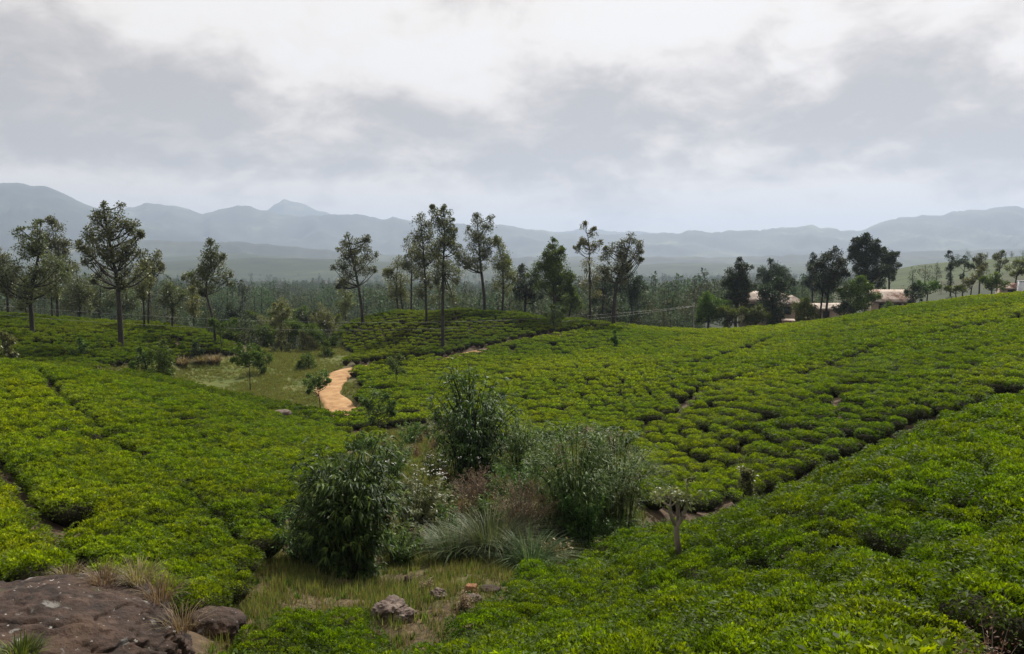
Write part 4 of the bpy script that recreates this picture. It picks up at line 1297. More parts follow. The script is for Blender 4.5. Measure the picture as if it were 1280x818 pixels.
WOOD_KINDS = [('spire', 1), ('spire', 2), ('round', 3), ('round', 4), ('stem', 5), ('round', 6)]
WOOD_FAR = [('spire', 1), ('spire', 2), ('round', 3), ('round', 4), ('round', 5), ('round', 6), ('spire', 7), ('round', 8)]
single = []
for k, sd in WOOD_KINDS:
    tb, cb = wood_proto(k, sd + 40, 750, 0.5)
    single.append((tb.mesh('trunk', M['bark'], True), cb.mesh('crown', M['forest']), k))
VLAB = {'spire': 'dark pointed tree in the hazy valley wood behind the mounds', 'round': 'dark rounded tree in the hazy valley wood behind the mounds', 'stem': 'bare stemmed tree with a small top in the hazy valley wood'}
VAL = [(285, 240, 5, 352), (291, 262, 4, 348), (303, 270, 4, 352), (318, 235, 1, 360), (327, 215, 3, 354), (336, 225, 0, 358), (347, 230, 3, 362), (356, 240, 0, 366), (366, 220, 2, 372), (378, 230, 3, 374),
       (392, 215, 1, 372), (402, 225, 2, 370), (413, 205, 5, 378), (480, 210, 2, 374), (300, 200, 2, 380), (340, 190, 5, 384), (372, 185, 2, 392), (396, 182, 5, 394), (320, 180, 3, 396),
       (570, 200, 2, 374), (590, 215, 3, 372), (580, 190, 5, 380), (470, 190, 3, 380), (645, 220, 1, 366), (725, 210, 2, 368), (760, 205, 3, 366), (806, 190, 2, 372), (820, 240, 1, 362), (845, 230, 5, 364), (850, 260, 1, 358),
       (862, 240, 0, 364), (835, 200, 3, 378), (875, 215, 2, 372), (870, 300, 1, 352), (890, 280, 1, 354), (940, 225, 3, 356), (995, 215, 2, 352), (985, 240, 1, 346), (1002, 205, 5, 356),
       (200, 190, 2, 384), (225, 200, 3, 376), (255, 195, 1, 384), (50, 175, 2, 380), (20, 180, 3, 374), (110, 185, 1, 368), (165, 190, 2, 372), (185, 200, 5, 374), (76, 190, 2, 370),
       (1130, 185, 2, 358), (1140, 225, 1, 332), (1156, 235, 5, 328), (1170, 240, 0, 326), (1176, 200, 5, 350), (1208, 330, 2, 312), (1232, 335, 3, 316), (1262, 320, 3, 314), (1276, 300, 3, 316), (1195, 335, 5, 316), (1246, 300, 2, 322), (1218, 300, 3, 326), (1188, 280, 2, 330), (1255, 270, 0, 326), (1272, 260, 5, 330), (1165, 215, 3, 346), (1232, 240, 2, 338)]
for i, (px, D, k, topy) in enumerate(VAL):
    p = ground_at(px, D)
    h = U(px, topy, D)[2] - p[2]
    tm, cm, kind = single[k]
    sc = np.clip(h / {'spire': 14.0, 'round': 11.5, 'stem': 15.0}[kind], 0.25, 1.9)
    e_ = empty('valley_tree', tuple(p), RNG.random() * 6.283)
    w = sc * RNG.uniform(0.8, 1.1)
    e_.scale = (w, w, sc)
    hill = px > 1125
    tag(e_, VLAB[kind] if not hill else {'spire': 'pointed tree on the green hill behind the right ridge', 'round': 'rounded tree on the green hill behind the right ridge', 'stem': 'spindly tree on the green hill behind the right ridge'}[kind], 'tree',
        ('trees on the far green hill ' if hill else 'trees of the valley wood ') + {'spire': '(pointed)', 'round': '(rounded)', 'stem': '(bare stemmed)'}[kind])
    link(bpy.data.objects.new('trunk', tm), e_)
    link(bpy.data.objects.new('crown', cm), e_)


def far_wood():
    protos = []
    for k, sd in WOOD_FAR:
        tb, cb = wood_proto(k, sd + 70, 260, 0.9)
        tb.m = [np.ones(len(f), int) for f in tb.f]
        cb.add(np.concatenate(tb.v), np.concatenate([f for f in tb.f if f.shape[1] == 4]), 1)
        protos.append(cb.mesh('wood_tree', [M['forest'], M['bark']]))
    n = 46000
    a = RNG.uniform(-0.78, 0.78, n)
    r = np.where(RNG.random(n) < 0.14, RNG.uniform(115, 175, n), 165 * np.exp(RNG.random(n) ** 0.8 * math.log(4200 / 165)))
    x, y = r * np.sin(a), r * np.cos(a)
    px = 640 + FPX * x / y
    dens = 0.34 + 1.2 * vnoise(x, y, 90, 12) + 0.35 * vnoise(x, y, 28, 13) + 0.35 * sstep(500, 1200, r)
    k = dens > RNG.random(n) * 0.9
    k &= ~((px > 1040) & (r < 560) & (vnoise(x, y, 40, 19) < 0.72))          # open tea hill on the right
    k &= ~((px > 880) & (r < 200)) & (y > np.interp(px, DMAX_PX, DMAX_D) + 7) & ~((r < 165) & (px > 325) & (px < 420) & (y < 128))
    x, y, r, px = x[k], y[k], r[k], px[k]
    z = H(x, y)
    s = RNG.uniform(0.40, 1.25, len(x)) * np.where(r < 165, 0.34, np.where(r < 260, 0.62, 0.9)) * np.where(RNG.random(len(x)) < np.where(r < 400, 0.5, 0.25), 0.45, 1.0)
    # nothing may stand up through the skyline of the mounds
    _, topy = proj(x, y, z + 12 * s)
    k = topy > 340 + 24 * np.clip((260 - r) / 100, 0, 1) + 12 * (r < 165)
    x, y, z, s = x[k], y[k], z[k], s[k]
    m = len(x)
    scatter('valley_wood', np.stack([x, y, z - 0.3], -1), RNG.integers(0, len(protos), m), np.stack([0 * x, 0 * x, RNG.random(m) * 6.283], -1),
            np.stack([s * RNG.uniform(.8, 1.2, m), s * RNG.uniform(.8, 1.2, m), s], -1), protos, 'far off hazy wood covering the valley floor')
    print('wood', m)


far_wood()


# ------------------------------------------------------------------ shrubs, grass and weeds of the gully
def shrub(name, px, py, h, rad, n_stem, n_leaf, L, W, leaf, label, cat='shrub', seed=1, droop=0.45, spread=1.0, stemcol='tea_twig', tier=None, lowfill=0.25, D=None, rose=1):
    """many stems from one foot, arching outwards, with long leaves hanging along them"""
    rng = np.random.default_rng(seed + 900)
    if D is None:
        x, y = hit(px, py)
    else:
        x, y = (px - 640) / FPX * D, D
    root = empty(name, (x, y, gz(x, y)))
    tag(root, label, cat)
    st, lf = MB(), MB()
    per = n_leaf // n_stem
    for _ in range(n_stem):
        a = rng.random() * 6.2832
        o = math.sqrt(rng.random()) * rad * spread
        hh = h * (0.48 + 0.56 * rng.random()) * (1 - 0.32 * (o / (rad * spread)) ** 2)
        end = np.array([o * math.cos(a), o * math.sin(a), hh])
        ft = np.array([end[0] * 0.35, end[1] * 0.35, -0.1])
        mid = ft * 0.45 + end * 0.55 + np.array([-end[0] * 0.22, -end[1] * 0.22, hh * 0.12])
        P = smooth_line([ft, mid, end], 6)
        tube(st, P, np.linspace(0.022, 0.006, len(P)) * (h / 3.5), 4)
        f = np.repeat(lowfill + (1 - lowfill) * rng.random(per // rose + 1) ** 0.75, rose)[:per]
        i = np.clip(f * (len(P) - 1), 0, len(P) - 1.001)
        i0 = i.astype(int)
        q = P[i0] * (1 - (i - i0))[:, None] + P[i0 + 1] * (i - i0)[:, None]
        q = q + np.repeat(rng.normal(size=(per // rose + 1, 3)), rose, 0)[:per] * (0.10 if rose == 1 else 0.17) * h / 3.5 * np.array([[1, 1, 0.8]])
        out = unit(q * np.array([[1, 1, 0]]) + rng.normal(size=(per, 3)) * 0.7)
        d = unit(out + np.array([[0, 0, 1.0]]) * (0.55 * f - 0.25)[:, None] + rng.normal(size=(per, 3)) * 0.3)
        ll = L * (0.55 + 0.8 * rng.random(per))
        tone = np.clip(rng.random(per) * 0.6 + 0.35 * np.repeat(rng.random(per // rose + 1) < 0.22, rose)[:per] + 0.1 * f, 0, 1)
        leaves(lf, q, d, np.array([[0, 0, 1.0]]) + rng.normal(size=(per, 3)) * 0.35, ll, W * (0.7 + 0.6 * rng.random(per)), 0.12, 0, tone, droop, 0.35)
    st.build('stem', M[stemcol], root)
    lf.build('foliage', M[leaf], root)
    return root


shrub('bamboo_like_shrub', 436, 720, 4.7, 1.75, 80, 12500, 0.27, 0.062, 'bamboo_leaf', 'big dark green shrub with long drooping leaves, nearest of the gully', seed=1, lowfill=0.02, rose=6)
shrub('bamboo_like_shrub', 590, 610, 5.8, 2.35, 75, 10500, 0.28, 0.062, 'bamboo_leaf', 'tall dark shrub with light tips in the middle of the gully', seed=2, lowfill=0.05, rose=5)
shrub('silver_shrub', 718, 660, 4.3, 2.0, 64, 7200, 0.25, 0.038, 'willow_leaf', 'silvery green willow leaved shrub at the right of the gully', seed=3, droop=0.3, lowfill=0.0, stemcol='bamboo_leaf')
shrub('silver_shrub', 770, 645, 3.8, 1.7, 56, 5600, 0.26, 0.032, 'willow_leaf', 'feathery silver reed shrub beside the second right slope', seed=4, droop=0.35, lowfill=0.0, stemcol='bamboo_leaf')
shrub('silver_shrub', 655, 615, 3.7, 1.6, 40, 4000, 0.24, 0.038, 'willow_leaf', 'looser silvery shrub left of the willow leaved shrub', seed=5, droop=0.3, lowfill=0.08)
shrub('green_shrub', 730, 675, 2.3, 0.95, 30, 3200, 0.14, 0.05, 'bush_leaf', 'fresh green fern like shrub in front of the silvery shrubs', seed=6, droop=0.2, lowfill=0.05)
shrub('green_shrub', 520, 660, 2.3, 1.5, 40, 4200, 0.16, 0.042, 'pale_leaf', 'yellow green weedy shrub right of the nearest dark shrub', seed=7, droop=0.15, lowfill=0.05)
shrub('green_shrub', 640, 640, 2.0, 1.3, 30, 2600, 0.15, 0.045, 'bush_leaf', 'green shrub between the tall dark shrub and the rusty weeds', seed=8, droop=0.2, lowfill=0.05)
shrub('green_shrub', 490, 600, 2.3, 1.2, 24, 2000, 0.18, 0.05, 'bush_leaf', 'small leafy shrub behind the nearest dark shrub', seed=9, droop=0.3, lowfill=0.05)
shrub('green_shrub', 385, 705, 1.6, 1.15, 30, 2600, 0.2, 0.045, 'bamboo_leaf', 'low dark shrub at the left foot of the nearest dark shrub', seed=10, droop=0.3, lowfill=0.0)
shrub('green_shrub', 500, 706, 1.4, 1.0, 24, 2000, 0.18, 0.045, 'bush_leaf', 'low leafy shrub at the right foot of the nearest dark shrub', seed=11, droop=0.3, lowfill=0.0)
shrub('green_shrub', 512, 556, 1.5, 1.5, 22, 1500, 0.2, 0.06, 'bush_leaf', 'low scrub at the upper end of the gully under the road', seed=21, droop=0.2, lowfill=0.0)
shrub('green_shrub', 455, 568, 1.4, 1.4, 22, 1500, 0.2, 0.06, 'bush_leaf', 'low scrub along the left hill foot at the upper gully', seed=22, droop=0.2, lowfill=0.0)
shrub('green_shrub', 700, 562, 1.6, 1.8, 26, 1900, 0.2, 0.06, 'bush_leaf', 'wide low scrub behind the looser silvery shrub', seed=23, droop=0.2, lowfill=0.0)
shrub('green_shrub', 650, 568, 1.8, 1.4, 24, 1700, 0.2, 0.06, 'bush_leaf', 'leafy scrub right of the tall dark shrub', seed=24, droop=0.2, lowfill=0.0)
shrub('green_shrub', 770, 565, 1.4, 1.6, 24, 1700, 0.2, 0.06, 'bush_leaf', 'low scrub behind the feathery silver shrub', seed=25, droop=0.2, lowfill=0.0)
shrub('green_shrub', 548, 596, 1.7, 1.1, 22, 1500, 0.18, 0.05, 'bush_leaf', 'leafy scrub at the left side of the tall dark shrub', seed=26, droop=0.2, lowfill=0.0)
UND = [(470, 640, 1.5, 'bush_leaf', 'low green undergrowth between the two dark shrubs'), (548, 660, 1.3, 'pale_leaf', 'yellowish undergrowth above the grass clump row'), (575, 570, 1.5, 'bamboo_leaf', 'dark undergrowth behind the tall dark shrub'),
       (615, 660, 1.3, 'bush_leaf', 'green undergrowth between the reddish and the rusty weeds'), (690, 640, 1.6, 'bush_leaf', 'green undergrowth left of the willow leaved shrub'), (620, 590, 1.5, 'bush_leaf', 'green undergrowth under the looser silvery shrub'),
       (425, 600, 1.3, 'bush_leaf', 'scrubby undergrowth at the left hill foot above the nearest dark shrub'), (540, 545, 1.2, 'pale_leaf', 'pale undergrowth at the head of the gully'), (795, 605, 1.3, 'bush_leaf', 'green undergrowth at the right gully edge'),
       (760, 672, 1.1, 'willow_leaf', 'pale undergrowth at the foot of the feathery silver shrub'), (484, 690, 1.0, 'pale_leaf', 'weedy undergrowth touching the nearest dark shrub on its right'), (740, 555, 1.3, 'pale_leaf', 'pale undergrowth under the far slope tea edge')]
for i, (px, py, h, lf, lab) in enumerate(UND):
    shrub('undergrowth', px, py, h, 1.1 + 0.3 * (i % 3), 24, 1500, 0.16, 0.05, lf, lab, 'undergrowth', seed=60 + i, droop=0.15, lowfill=0.0)
shrub('rust_weeds', 652, 672, 2.3, 1.3, 150, 4200, 0.08, 0.02, 'rust_weed', 'tall dead rust brown weeds in front of the silvery shrubs', 'weeds', seed=12, droop=0.1, stemcol='pale_bark', lowfill=0.35)
shrub('rust_weeds', 598, 645, 2.0, 1.2, 120, 3200, 0.08, 0.02, 'rust_weed', 'dead reddish weeds left of the tall rusty weeds', 'weeds', seed=13, droop=0.1, stemcol='pale_bark', lowfill=0.35)
shrub('rust_weeds', 560, 612, 1.4, 0.6, 36, 500, 0.08, 0.02, 'rust_weed', 'dark red stalks at the left foot of the tall dark shrub', 'weeds', seed=14, droop=0.1, stemcol='bark', lowfill=0.35)
shrub('rust_weeds', 1262, 800, 1.0, 0.5, 30, 420, 0.05, 0.014, 'rust_weed', 'brown seeding weeds at the lower right corner', 'weeds', seed=15, droop=0.1, stemcol='pale_bark', lowfill=0.3, D=8.0)
shrub('rust_weeds', 1238, 815, 0.8, 0.4, 24, 360, 0.05, 0.014, 'rust_weed', 'thin brown stalks in the dark gap at the lower right corner', 'weeds', seed=17, droop=0.1, stemcol='pale_bark', lowfill=0.3, D=7.6)
shrub('rust_weeds', 1195, 815, 0.75, 0.35, 16, 300, 0.05, 0.02, 'pale_leaf', 'pale seeding weed among tea leaves near the lower right corner', 'weeds', seed=16, droop=0.1, stemcol='pale_bark', lowfill=0.5, D=7.0)


def grass_clump(px, py, h, rad, n, leaf, label, name='grass_clump', cat='grass clump', seed=1, W=0.022, D=None, lift=0.0):
    rng = np.random.default_rng(seed + 500)
    if D is None:
        x, y = hit(px, py)
    else:
        x, y = (px - 640) / FPX * D, D
    b = (x, y, gz(x, y) + lift)
    a = rng.random(n) * 6.2832
    lean_ = 0.15 + 0.95 * rng.random(n) ** 0.8
    L = h * (0.55 + 0.6 * rng.random(n))
    out = np.stack([np.cos(a), np.sin(a), 0 * a], -1)
    side = np.stack([-np.sin(a), np.cos(a), 0 * a], -1)
    base = out * (rad * 0.45 * np.sqrt(rng.random(n)))[:, None]
    V = []
    for t in (0.0, 0.4, 0.75, 1.0):
        c = base + out * (L * lean_ * t * (0.45 + 0.55 * t))[:, None]
        c[:, 2] = L * (t - 0.62 * lean_ * t * t)
        w = W * (1.0, 0.9, 0.6, 0.06)[(0.0, 0.4, 0.75, 1.0).index(t)]
        V += [c - side * w / 2, c + side * w / 2]
    V = np.stack(V, 1).reshape(-1, 3)
    F = (np.arange(n)[:, None, None] * 8 + np.array([[0, 1, 3, 2], [2, 3, 5, 4], [4, 5, 7, 6]])[None]).reshape(-1, 4)
    o = MB().add(V, F, 0, np.repeat(rng.random(n), 3)).build(name, M[leaf])
    o.location = b
    tag(o, label, cat)
    return o


grass_clump(570, 697, 1.6, 1.1, 520, 'clump_blade', 'blue green grass clump at the left of the clump row', seed=1)
grass_clump(612, 692, 1.85, 1.3, 700, 'clump_blade', 'largest arching grass clump in front of the rusty weeds', seed=2)
grass_clump(663, 712, 1.5, 1.05, 520, 'clump_blade', 'spiky pale grass clump nearest the right tea slope', seed=3)
grass_clump(690, 668, 1.2, 0.6, 220, 'clump_blade', 'grass clump under the fresh green shrub', seed=4)
grass_clump(545, 684, 1.0, 0.7, 260, 'clump_blade', 'small grass clump beside the yellow green shrub', seed=5)
grass_clump(795, 600, 1.7, 1.1, 320, 'willow_leaf', 'tall reed grass at the right edge of the silver reed shrub', seed=6)
grass_clump(132, 474, 1.3, 1.4, 420, 'dry_blade', 'straw coloured grass tussock left of the round leafy sapling', seed=7, W=0.05)
grass_clump(152, 473, 1.0, 1.1, 300, 'dry_blade', 'lower straw tussock against the left hill crest', seed=8, W=0.05)
grass_clump(228, 458, 1.5, 1.1, 300, 'dry_blade', 'straw tussock behind the clearing on its left', seed=9, W=0.06)
grass_clump(252, 456, 1.4, 1.1, 300, 'dry_blade', 'straw tussock beside the dark round shrub', seed=10, W=0.06)
grass_clump(268, 456, 1.4, 1.2, 300, 'dry_blade', 'straw tussock in front of the solitary leaning tree', seed=11, W=0.06)
grass_clump(262, 497, 1.0, 1.0, 260, 'gully_blade', 'low grass tussock along the left hill crest by the clearing', seed=12, W=0.05)


def gully_weeds():
    kinds = []
    for k in range(6):
        rng = np.random.default_rng(810 + k)
        st, lf = MB(), MB()
        for _ in range(16):
            a = rng.random() * 6.2832
            e_ = np.array([math.cos(a) * .45 * rng.random(), math.sin(a) * .45 * rng.random(), .35 + .55 * rng.random()])
            P = smooth_line([(e_[0] * .3, e_[1] * .3, -.05), e_ * np.array([.6, .6, .6]), e_], 3)
            tube(st, P, np.linspace(.009, .003, len(P)), 3)
            n = 34
            q = P[rng.integers(1, len(P), n)] + rng.normal(size=(n, 3)) * .07
            d = unit(rng.normal(size=(n, 3)) + np.array([[0, 0, .25]]))
            ll = .10 * (.6 + .8 * rng.random(n))
            leaves(lf, q, d, np.array([[0, 0, 1.0]]) + rng.normal(size=(n, 3)) * .4, ll, ll * (.32 if k % 2 else .5), .12, 0, None, .15, .4)
        m = M[('bush_leaf', 'rust_weed', 'pale_leaf', 'bush_leaf', 'dry_blade', 'willow_leaf')[k]]
        kinds.append((st.mesh('stem', M['tea_twig']), lf.mesh('foliage', m)))
    nm = ('green', 'rust brown', 'yellow green', 'green', 'straw coloured', 'silvery')
    lo, hi = GULLY.min(0), GULLY.max(0)
    done = 0
    while done < 130:
        x, y = RNG.uniform(lo[0], hi[0]), RNG.uniform(lo[1], hi[1])
        if not in_poly(np.array([x]), np.array([y]), GULLY)[0] or (y < 24.5 and x < -2.4) or y < 19:
            continue
        if y < 27 and RNG.random() < 0.25:
            continue
        k = int(RNG.integers(0, 6))
        e_ = empty('gully_weed', (x, y, gz(x, y)), RNG.random() * 6.28)
        f = RNG.uniform(.6, 1.25) if y > 26 else RNG.uniform(.35, .7)
        e_.scale = (f, f, f * RNG.uniform(.7, 1.1))
        tag(e_, 'low %s weed in the tangle covering the gully floor' % nm[k], 'weed', 'weeds of the gully floor (%s)' % nm[k])
        link(bpy.data.objects.new('stem', kinds[k][0]), e_)
        link(bpy.data.objects.new('foliage', kinds[k][1]), e_)
        done += 1


gully_weeds()


def flowers():
    rng = np.random.default_rng(77)
    spots = [(528, 640, 'cluster of small white flowers right of the nearest dark shrub'), (556, 622, 'flat white flower heads above the dead reddish weeds')]
    for q, (px, py, lab) in enumerate(spots):
        x, y = hit(px, py)
        root = empty('white_flower', (x, y, gz(x, y)))
        tag(root, lab, 'flowers')
        st, hd = MB(), MB()
        for _ in range(16 if q == 0 else 10):
            e_ = np.array([rng.normal() * .75, rng.normal() * .4, 1.35 + rng.random() * .75])
            tube(st, smooth_line([(e_[0] * .5, e_[1] * .5, 0), e_ * np.array([.8, .8, .6]), e_], 3), 0.008, 4)
            k = 10
            c = e_ + rng.normal(size=(k, 3)) * np.array([.07, .07, .015])
            d = rng.normal(size=(k, 3)) * np.array([1, 1, .2])
            leaves(hd, c, d, np.array([[0, 0, 1.0]]) + rng.normal(size=(k, 3)) * .3, 0.05, 0.042, 0.05, 0, None, 0, 0.5)
        st.build('stem', M['bush_leaf'], root)
        hd.build('flower_head', M['flower'], root)


flowers()


# grass that nobody could count
def tuft_mesh(name, n, h, leaf, seed, w=0.012):
    rng = np.random.default_rng(seed)
    a = rng.random(n) * 6.2832
    base = np.stack([rng.normal(size=n) * h * .35, rng.normal(size=n) * h * .35, np.full(n, -0.02)], -1)
    tip = base + np.stack([np.cos(a) * h * .5 * rng.random(n), np.sin(a) * h * .5 * rng.random(n), h * (0.5 + 0.6 * rng.random(n))], -1)
    s = np.stack([-np.sin(a), np.cos(a), 0 * a], -1) * w
    V = np.stack([base - s, base + s, tip], 1).reshape(-1, 3)
    return MB().add(V, np.arange(3 * n).reshape(n, 3), 0, rng.random(n)).mesh(name, M[leaf])


def grass_in(name, poly, n, protos, label, dens_noise=None, smin=0.6, smax=1.3):
    lo, hi = poly.min(0), poly.max(0)
    x, y = RNG.uniform(lo[0], hi[0], n), RNG.uniform(lo[1], hi[1], n)
    k = in_poly(x, y, poly)
    if dens_noise:
        k &= vnoise(x, y, dens_noise, 31) + 0.5 * vnoise(x, y, dens_noise * .3, 32) > RNG.uniform(-0.9, 0.7, n)
    k &= road_s(x, y) > ROAD_W + 0.25
    x, y = x[k], y[k]
    m = len(x)
    s = RNG.uniform(smin, smax, m)
    scatter(name, np.stack([x, y, H(x, y)], -1), RNG.integers(0, len(protos), m), np.stack([0 * x, 0 * x, RNG.random(m) * 6.283], -1), np.stack([s, s, s], -1), protos, label)
    print(name, m)


grass_in('meadow_grass', CLEAR, 60000, [tuft_mesh('meadow_tuft', 16, 0.22, 'grass_blade', q, 0.02) for q in range(3)], 'short patchy grass of the clearing beside the dirt road', 5.0)
grass_in('gully_grass', GULLY, 78000, [tuft_mesh('gully_tuft', 12, 0.24, 'gully_blade', 10 + q, 0.010) for q in range(2)] + [tuft_mesh('gully_tuft', 12, 0.30, 'grass_blade', 13, 0.012), tuft_mesh('dry_tuft', 12, 0.18, 'dry_blade', 20, 0.010), tuft_mesh('leafy_tuft', 10, 0.15, 'bush_leaf', 21, 0.03)], 'thin grass and dry litter on the floor of the gully', 1.1)


# ------------------------------------------------------------------ pruned tree and small tea slope trees
def pruned_tree():
    x, y = hit(848, 697, 0.72)
    root = empty('pruned_tree', (x, y, gz(x, y)))
    tag(root, 'small heavily pruned tree forking into three stubs among the tea', 'tree')
    s = y / FPX
    rng = np.random.default_rng(5)
    z0 = gz(x, y)

    def W(px, py, dy=0.0):
        p = U(px, py, y) - np.array([x, y, z0])
        return p + np.array([0, dy, 0])
    tb, cb = MB(), MB()
    foot = np.array([0, 0, -.2])
    f1 = W(846, 657)
    tube(tb, smooth_line([foot, W(848, 690), W(846, 672), f1], 4), np.linspace(.085, .065, 13), 9)
    tips = []
    for p, dy in (((836, 632), -.1), ((849, 634), .25), ((860, 628), .05)):
        e_ = W(*p, dy)
        m_ = (f1 + e_) / 2 + np.array([0.03 * (1 if p[0] > 846 else -1), 0, -.05])
        L = smooth_line([f1 - np.array([0, 0, .03]), m_, e_], 5)
        tube(tb, L, np.linspace(.052, .042, len(L)), 8)
        tips.append(e_)
        for _ in range(4):
            t = e_ + np.array([rng.normal() * .26, rng.normal() * .2, .1 + abs(rng.normal()) * .25])
            tube(tb, [e_, (e_ + t) / 2, t], [.025, .018, .01], 5)
            blob_leaves(cb, t, .13, 24, .095, rng, clumps=4)
    for p in ((828, 624), (840, 617), (851, 618), (861, 624)):
        blob_leaves(cb, W(*p, rng.normal() * .15), .17, 44, .095, rng, clumps=5)
    tb.build('trunk', M['pale_bark'], root, smooth=True)
    cb.build('crown', M['pale_leaf'], root)


pruned_tree()
make_tree('young_tree', 933, None, 31.3, [(931, 590, 7), (937, 599, 6), (929, 605, 5), (936, 612, 4)], 2.6, 'pale_leaf', 'small leafy sapling in the drain between the two right slopes', 'sapling', 'saplings in the clearing and the tea', size=.11, seed=200, dens=.9, fork=608)


# ------------------------------------------------------------------ rocks
def rock_extra(n, l, vec, col):
    """pale lichen blotches and a reddish stain on the dark stone"""
    def nz(s, d, off):
        mp = N(n, 'ShaderNodeMapping')
        mp.inputs['Location'].default_value = off
        l.new(vec, mp.inputs[0])
        t = N(n, 'ShaderNodeTexNoise')
        t.inputs['Scale'].default_value = s
        t.inputs['Detail'].default_value = d
        t.inputs['Roughness'].default_value = 0.6
        l.new(mp.outputs[0], t.inputs['Vector'])
        return t.outputs['Fac']

    def over(c, fac, lo, hi, rgb, top=1.0):
        mr = N(n, 'ShaderNodeMapRange')
        mr.inputs[1].default_value, mr.inputs[2].default_value = lo, hi
        mr.inputs[4].default_value = top
        l.new(fac, mr.inputs[0])
        x = N(n, 'ShaderNodeMix', data_type='RGBA')
        l.new(mr.outputs[0], x.inputs[0])
        l.new(c, x.inputs[6])
        x.inputs[7].default_value = (*rgb, 1)
        return x.outputs[2]
    c = over(col, nz(0.9, 3, (3, 1, 7)), 0.52, 0.68, (0.07, 0.040, 0.024), 0.7)
    c = over(c, nz(2.3, 6, (0, 4, 2)), 0.62, 0.67, (0.17, 0.165, 0.15), 0.8)
    c = over(c, nz(9.0, 3, (5, 2, 0)), 0.67, 0.71, (0.30, 0.29, 0.27), 0.9)
    c = over(c, nz(1.6, 5, (8, 8, 1)), 0.62, 0.72, (0.055, 0.06, 0.022), 0.7)
    return c


M['rock'] = noise_mat('dark_rock', [(0.3, (0.008, 0.005, 0.004)), (0.48, (0.028, 0.016, 0.011)), (0.62, (0.055, 0.032, 0.022)), (0.75, (0.10, 0.066, 0.05))], 2.6, 9, 0.85, 1.0, 7.0, bdist=0.09, extra=rock_extra)
M['stone'] = noise_mat('pale_stone', [(0.3, (0.045, 0.032, 0.026)), (0.5, (0.105, 0.076, 0.062)), (0.7, (0.22, 0.175, 0.15))], 3.5, 8, 0.9, 1.0, 14, bdist=0.04)
M['brick'] = noise_mat('orange_stone', [(0.3, (0.12, 0.055, 0.028)), (0.6, (0.24, 0.115, 0.055)), (0.8, (0.34, 0.2, 0.11))], 7, 6, 0.9, 0.6, 25, bdist=0.02)


def rock(name, c, radii, mat, label, seed, sub=5, rough=0.16, cat='rock', flat=2.6, crack=0.0):
    import bmesh
    bm = bmesh.new()
    bmesh.ops.create_icosphere(bm, subdivisions=sub, radius=1.0)
    off = Vector((seed * 3.1, seed * 1.7, seed * 0.9))
    for v in bm.verts:
        d = v.co.normalized()
        k = (abs(d.x) ** flat + abs(d.y) ** flat + abs(d.z) ** flat) ** (-1.0 / flat)
        f = k * (1 + rough * mnoise.fractal(d * 1.5 + off, 1.0, 2.0, 3) + rough * 0.45 * mnoise.fractal(d * 5 + off, 0.9, 2.0, 4) + (0.022 * mnoise.fractal(d * 17 + off, 0.8, 2.0, 4) if sub > 5 else 0))
        if crack:
            w = mnoise.noise(d * 2.3 + off) + 0.35 * mnoise.noise(d * 7 + off)
            f -= crack * math.exp(-(w / 0.06) ** 2)
        v.co = Vector((d.x * radii[0], d.y * radii[1], d.z * radii[2])) * f
    me = bpy.data.meshes.new(name)
    bm.to_mesh(me)
    bm.free()
    me.polygons.foreach_set('use_smooth', np.ones(len(me.polygons), bool))
    me.materials.append(M[mat])
    o = link(bpy.data.objects.new(name, me))
    o.location = c
    o.rotation_euler = (0, 0, seed * 1.3)
    tag(o, label, cat)
    return o


def place_rock(name, px, py, radii, mat, label, seed, sink=0.35, D=None, **kw):
    if D is None:
        x, y = hit(px, py)
    else:
        x, y = (px - 640) / FPX * D, D
    return rock(name, (x, y, gz(x, y) + radii[2] * (1 - 2 * sink)), radii, mat, label, seed, **kw)


bc = U(8, 820, 12.1)
o = rock('boulder', (bc[0], bc[1], bc[2] - 0.36), (2.5, 2.3, 1.12), 'rock', 'large dark boulder with pale lichen at the lower left corner', 0.35, sub=7, rough=0.085, cat='boulder', crack=0.045)
place_rock('slab_rock', 268, 792, (0.62, 0.5, 0.34), 'rock', 'smaller brown rock wedged right of the large boulder', 2.0)
place_rock('stone', 487, 768, (0.34, 0.28, 0.20), 'stone', 'pale angular stone at the right edge of the low tea patch', 3.1, flat=3.2, sub=5, rough=0.34)
place_rock('stone', 504, 772, (0.26, 0.22, 0.15), 'stone', 'pinkish broken stone just below the pale angular stone', 4.2, flat=3.2, sub=5, rough=0.34)
place_rock('stone', 548, 752, (0.20, 0.17, 0.17), 'stone', 'small upright grey stone in the gully grass', 5.3, flat=3.2, sub=5, rough=0.34)
place_rock('stone', 590, 751, (0.24, 0.18, 0.10), 'stone', 'flat grey stone under the orange block', 6.4, flat=3.2, sub=5, rough=0.34)
place_rock('orange_block', 589, 743, (0.14, 0.11, 0.11), 'brick', 'orange brown brick shaped block lying on a flat grey stone', 7.1, sink=-0.05, flat=6, sub=5, rough=0.16, cat='block')
place_rock('stone', 511, 733, (0.13, 0.10, 0.20), 'rock', 'dark narrow stone standing beside the nearest dark shrub', 8.8, flat=3.2, sub=5, rough=0.34)
place_rock('stone', 612, 745, (0.26, 0.2, 0.12), 'rock', 'dark half buried stone right of the orange block', 9.4, flat=3, sub=4)
place_rock('stone', 700, 452, (0.6, 0.5, 0.3), 'stone', 'grey stone among tea bushes on the far slope', 10.4, D=92, flat=3, sub=3)
place_rock('stone', 604, 436, (0.8, 0.6, 0.4), 'stone', 'grey stone by the dirt road below the mound', 11.4, D=112, flat=3, sub=3)
place_rock('stone', 348, 516, (0.7, 0.5, 0.3), 'stone', 'pinkish slab on the hedge line before the dirt road', 12.4, D=61.5, sink=-0.6, flat=3, sub=3)

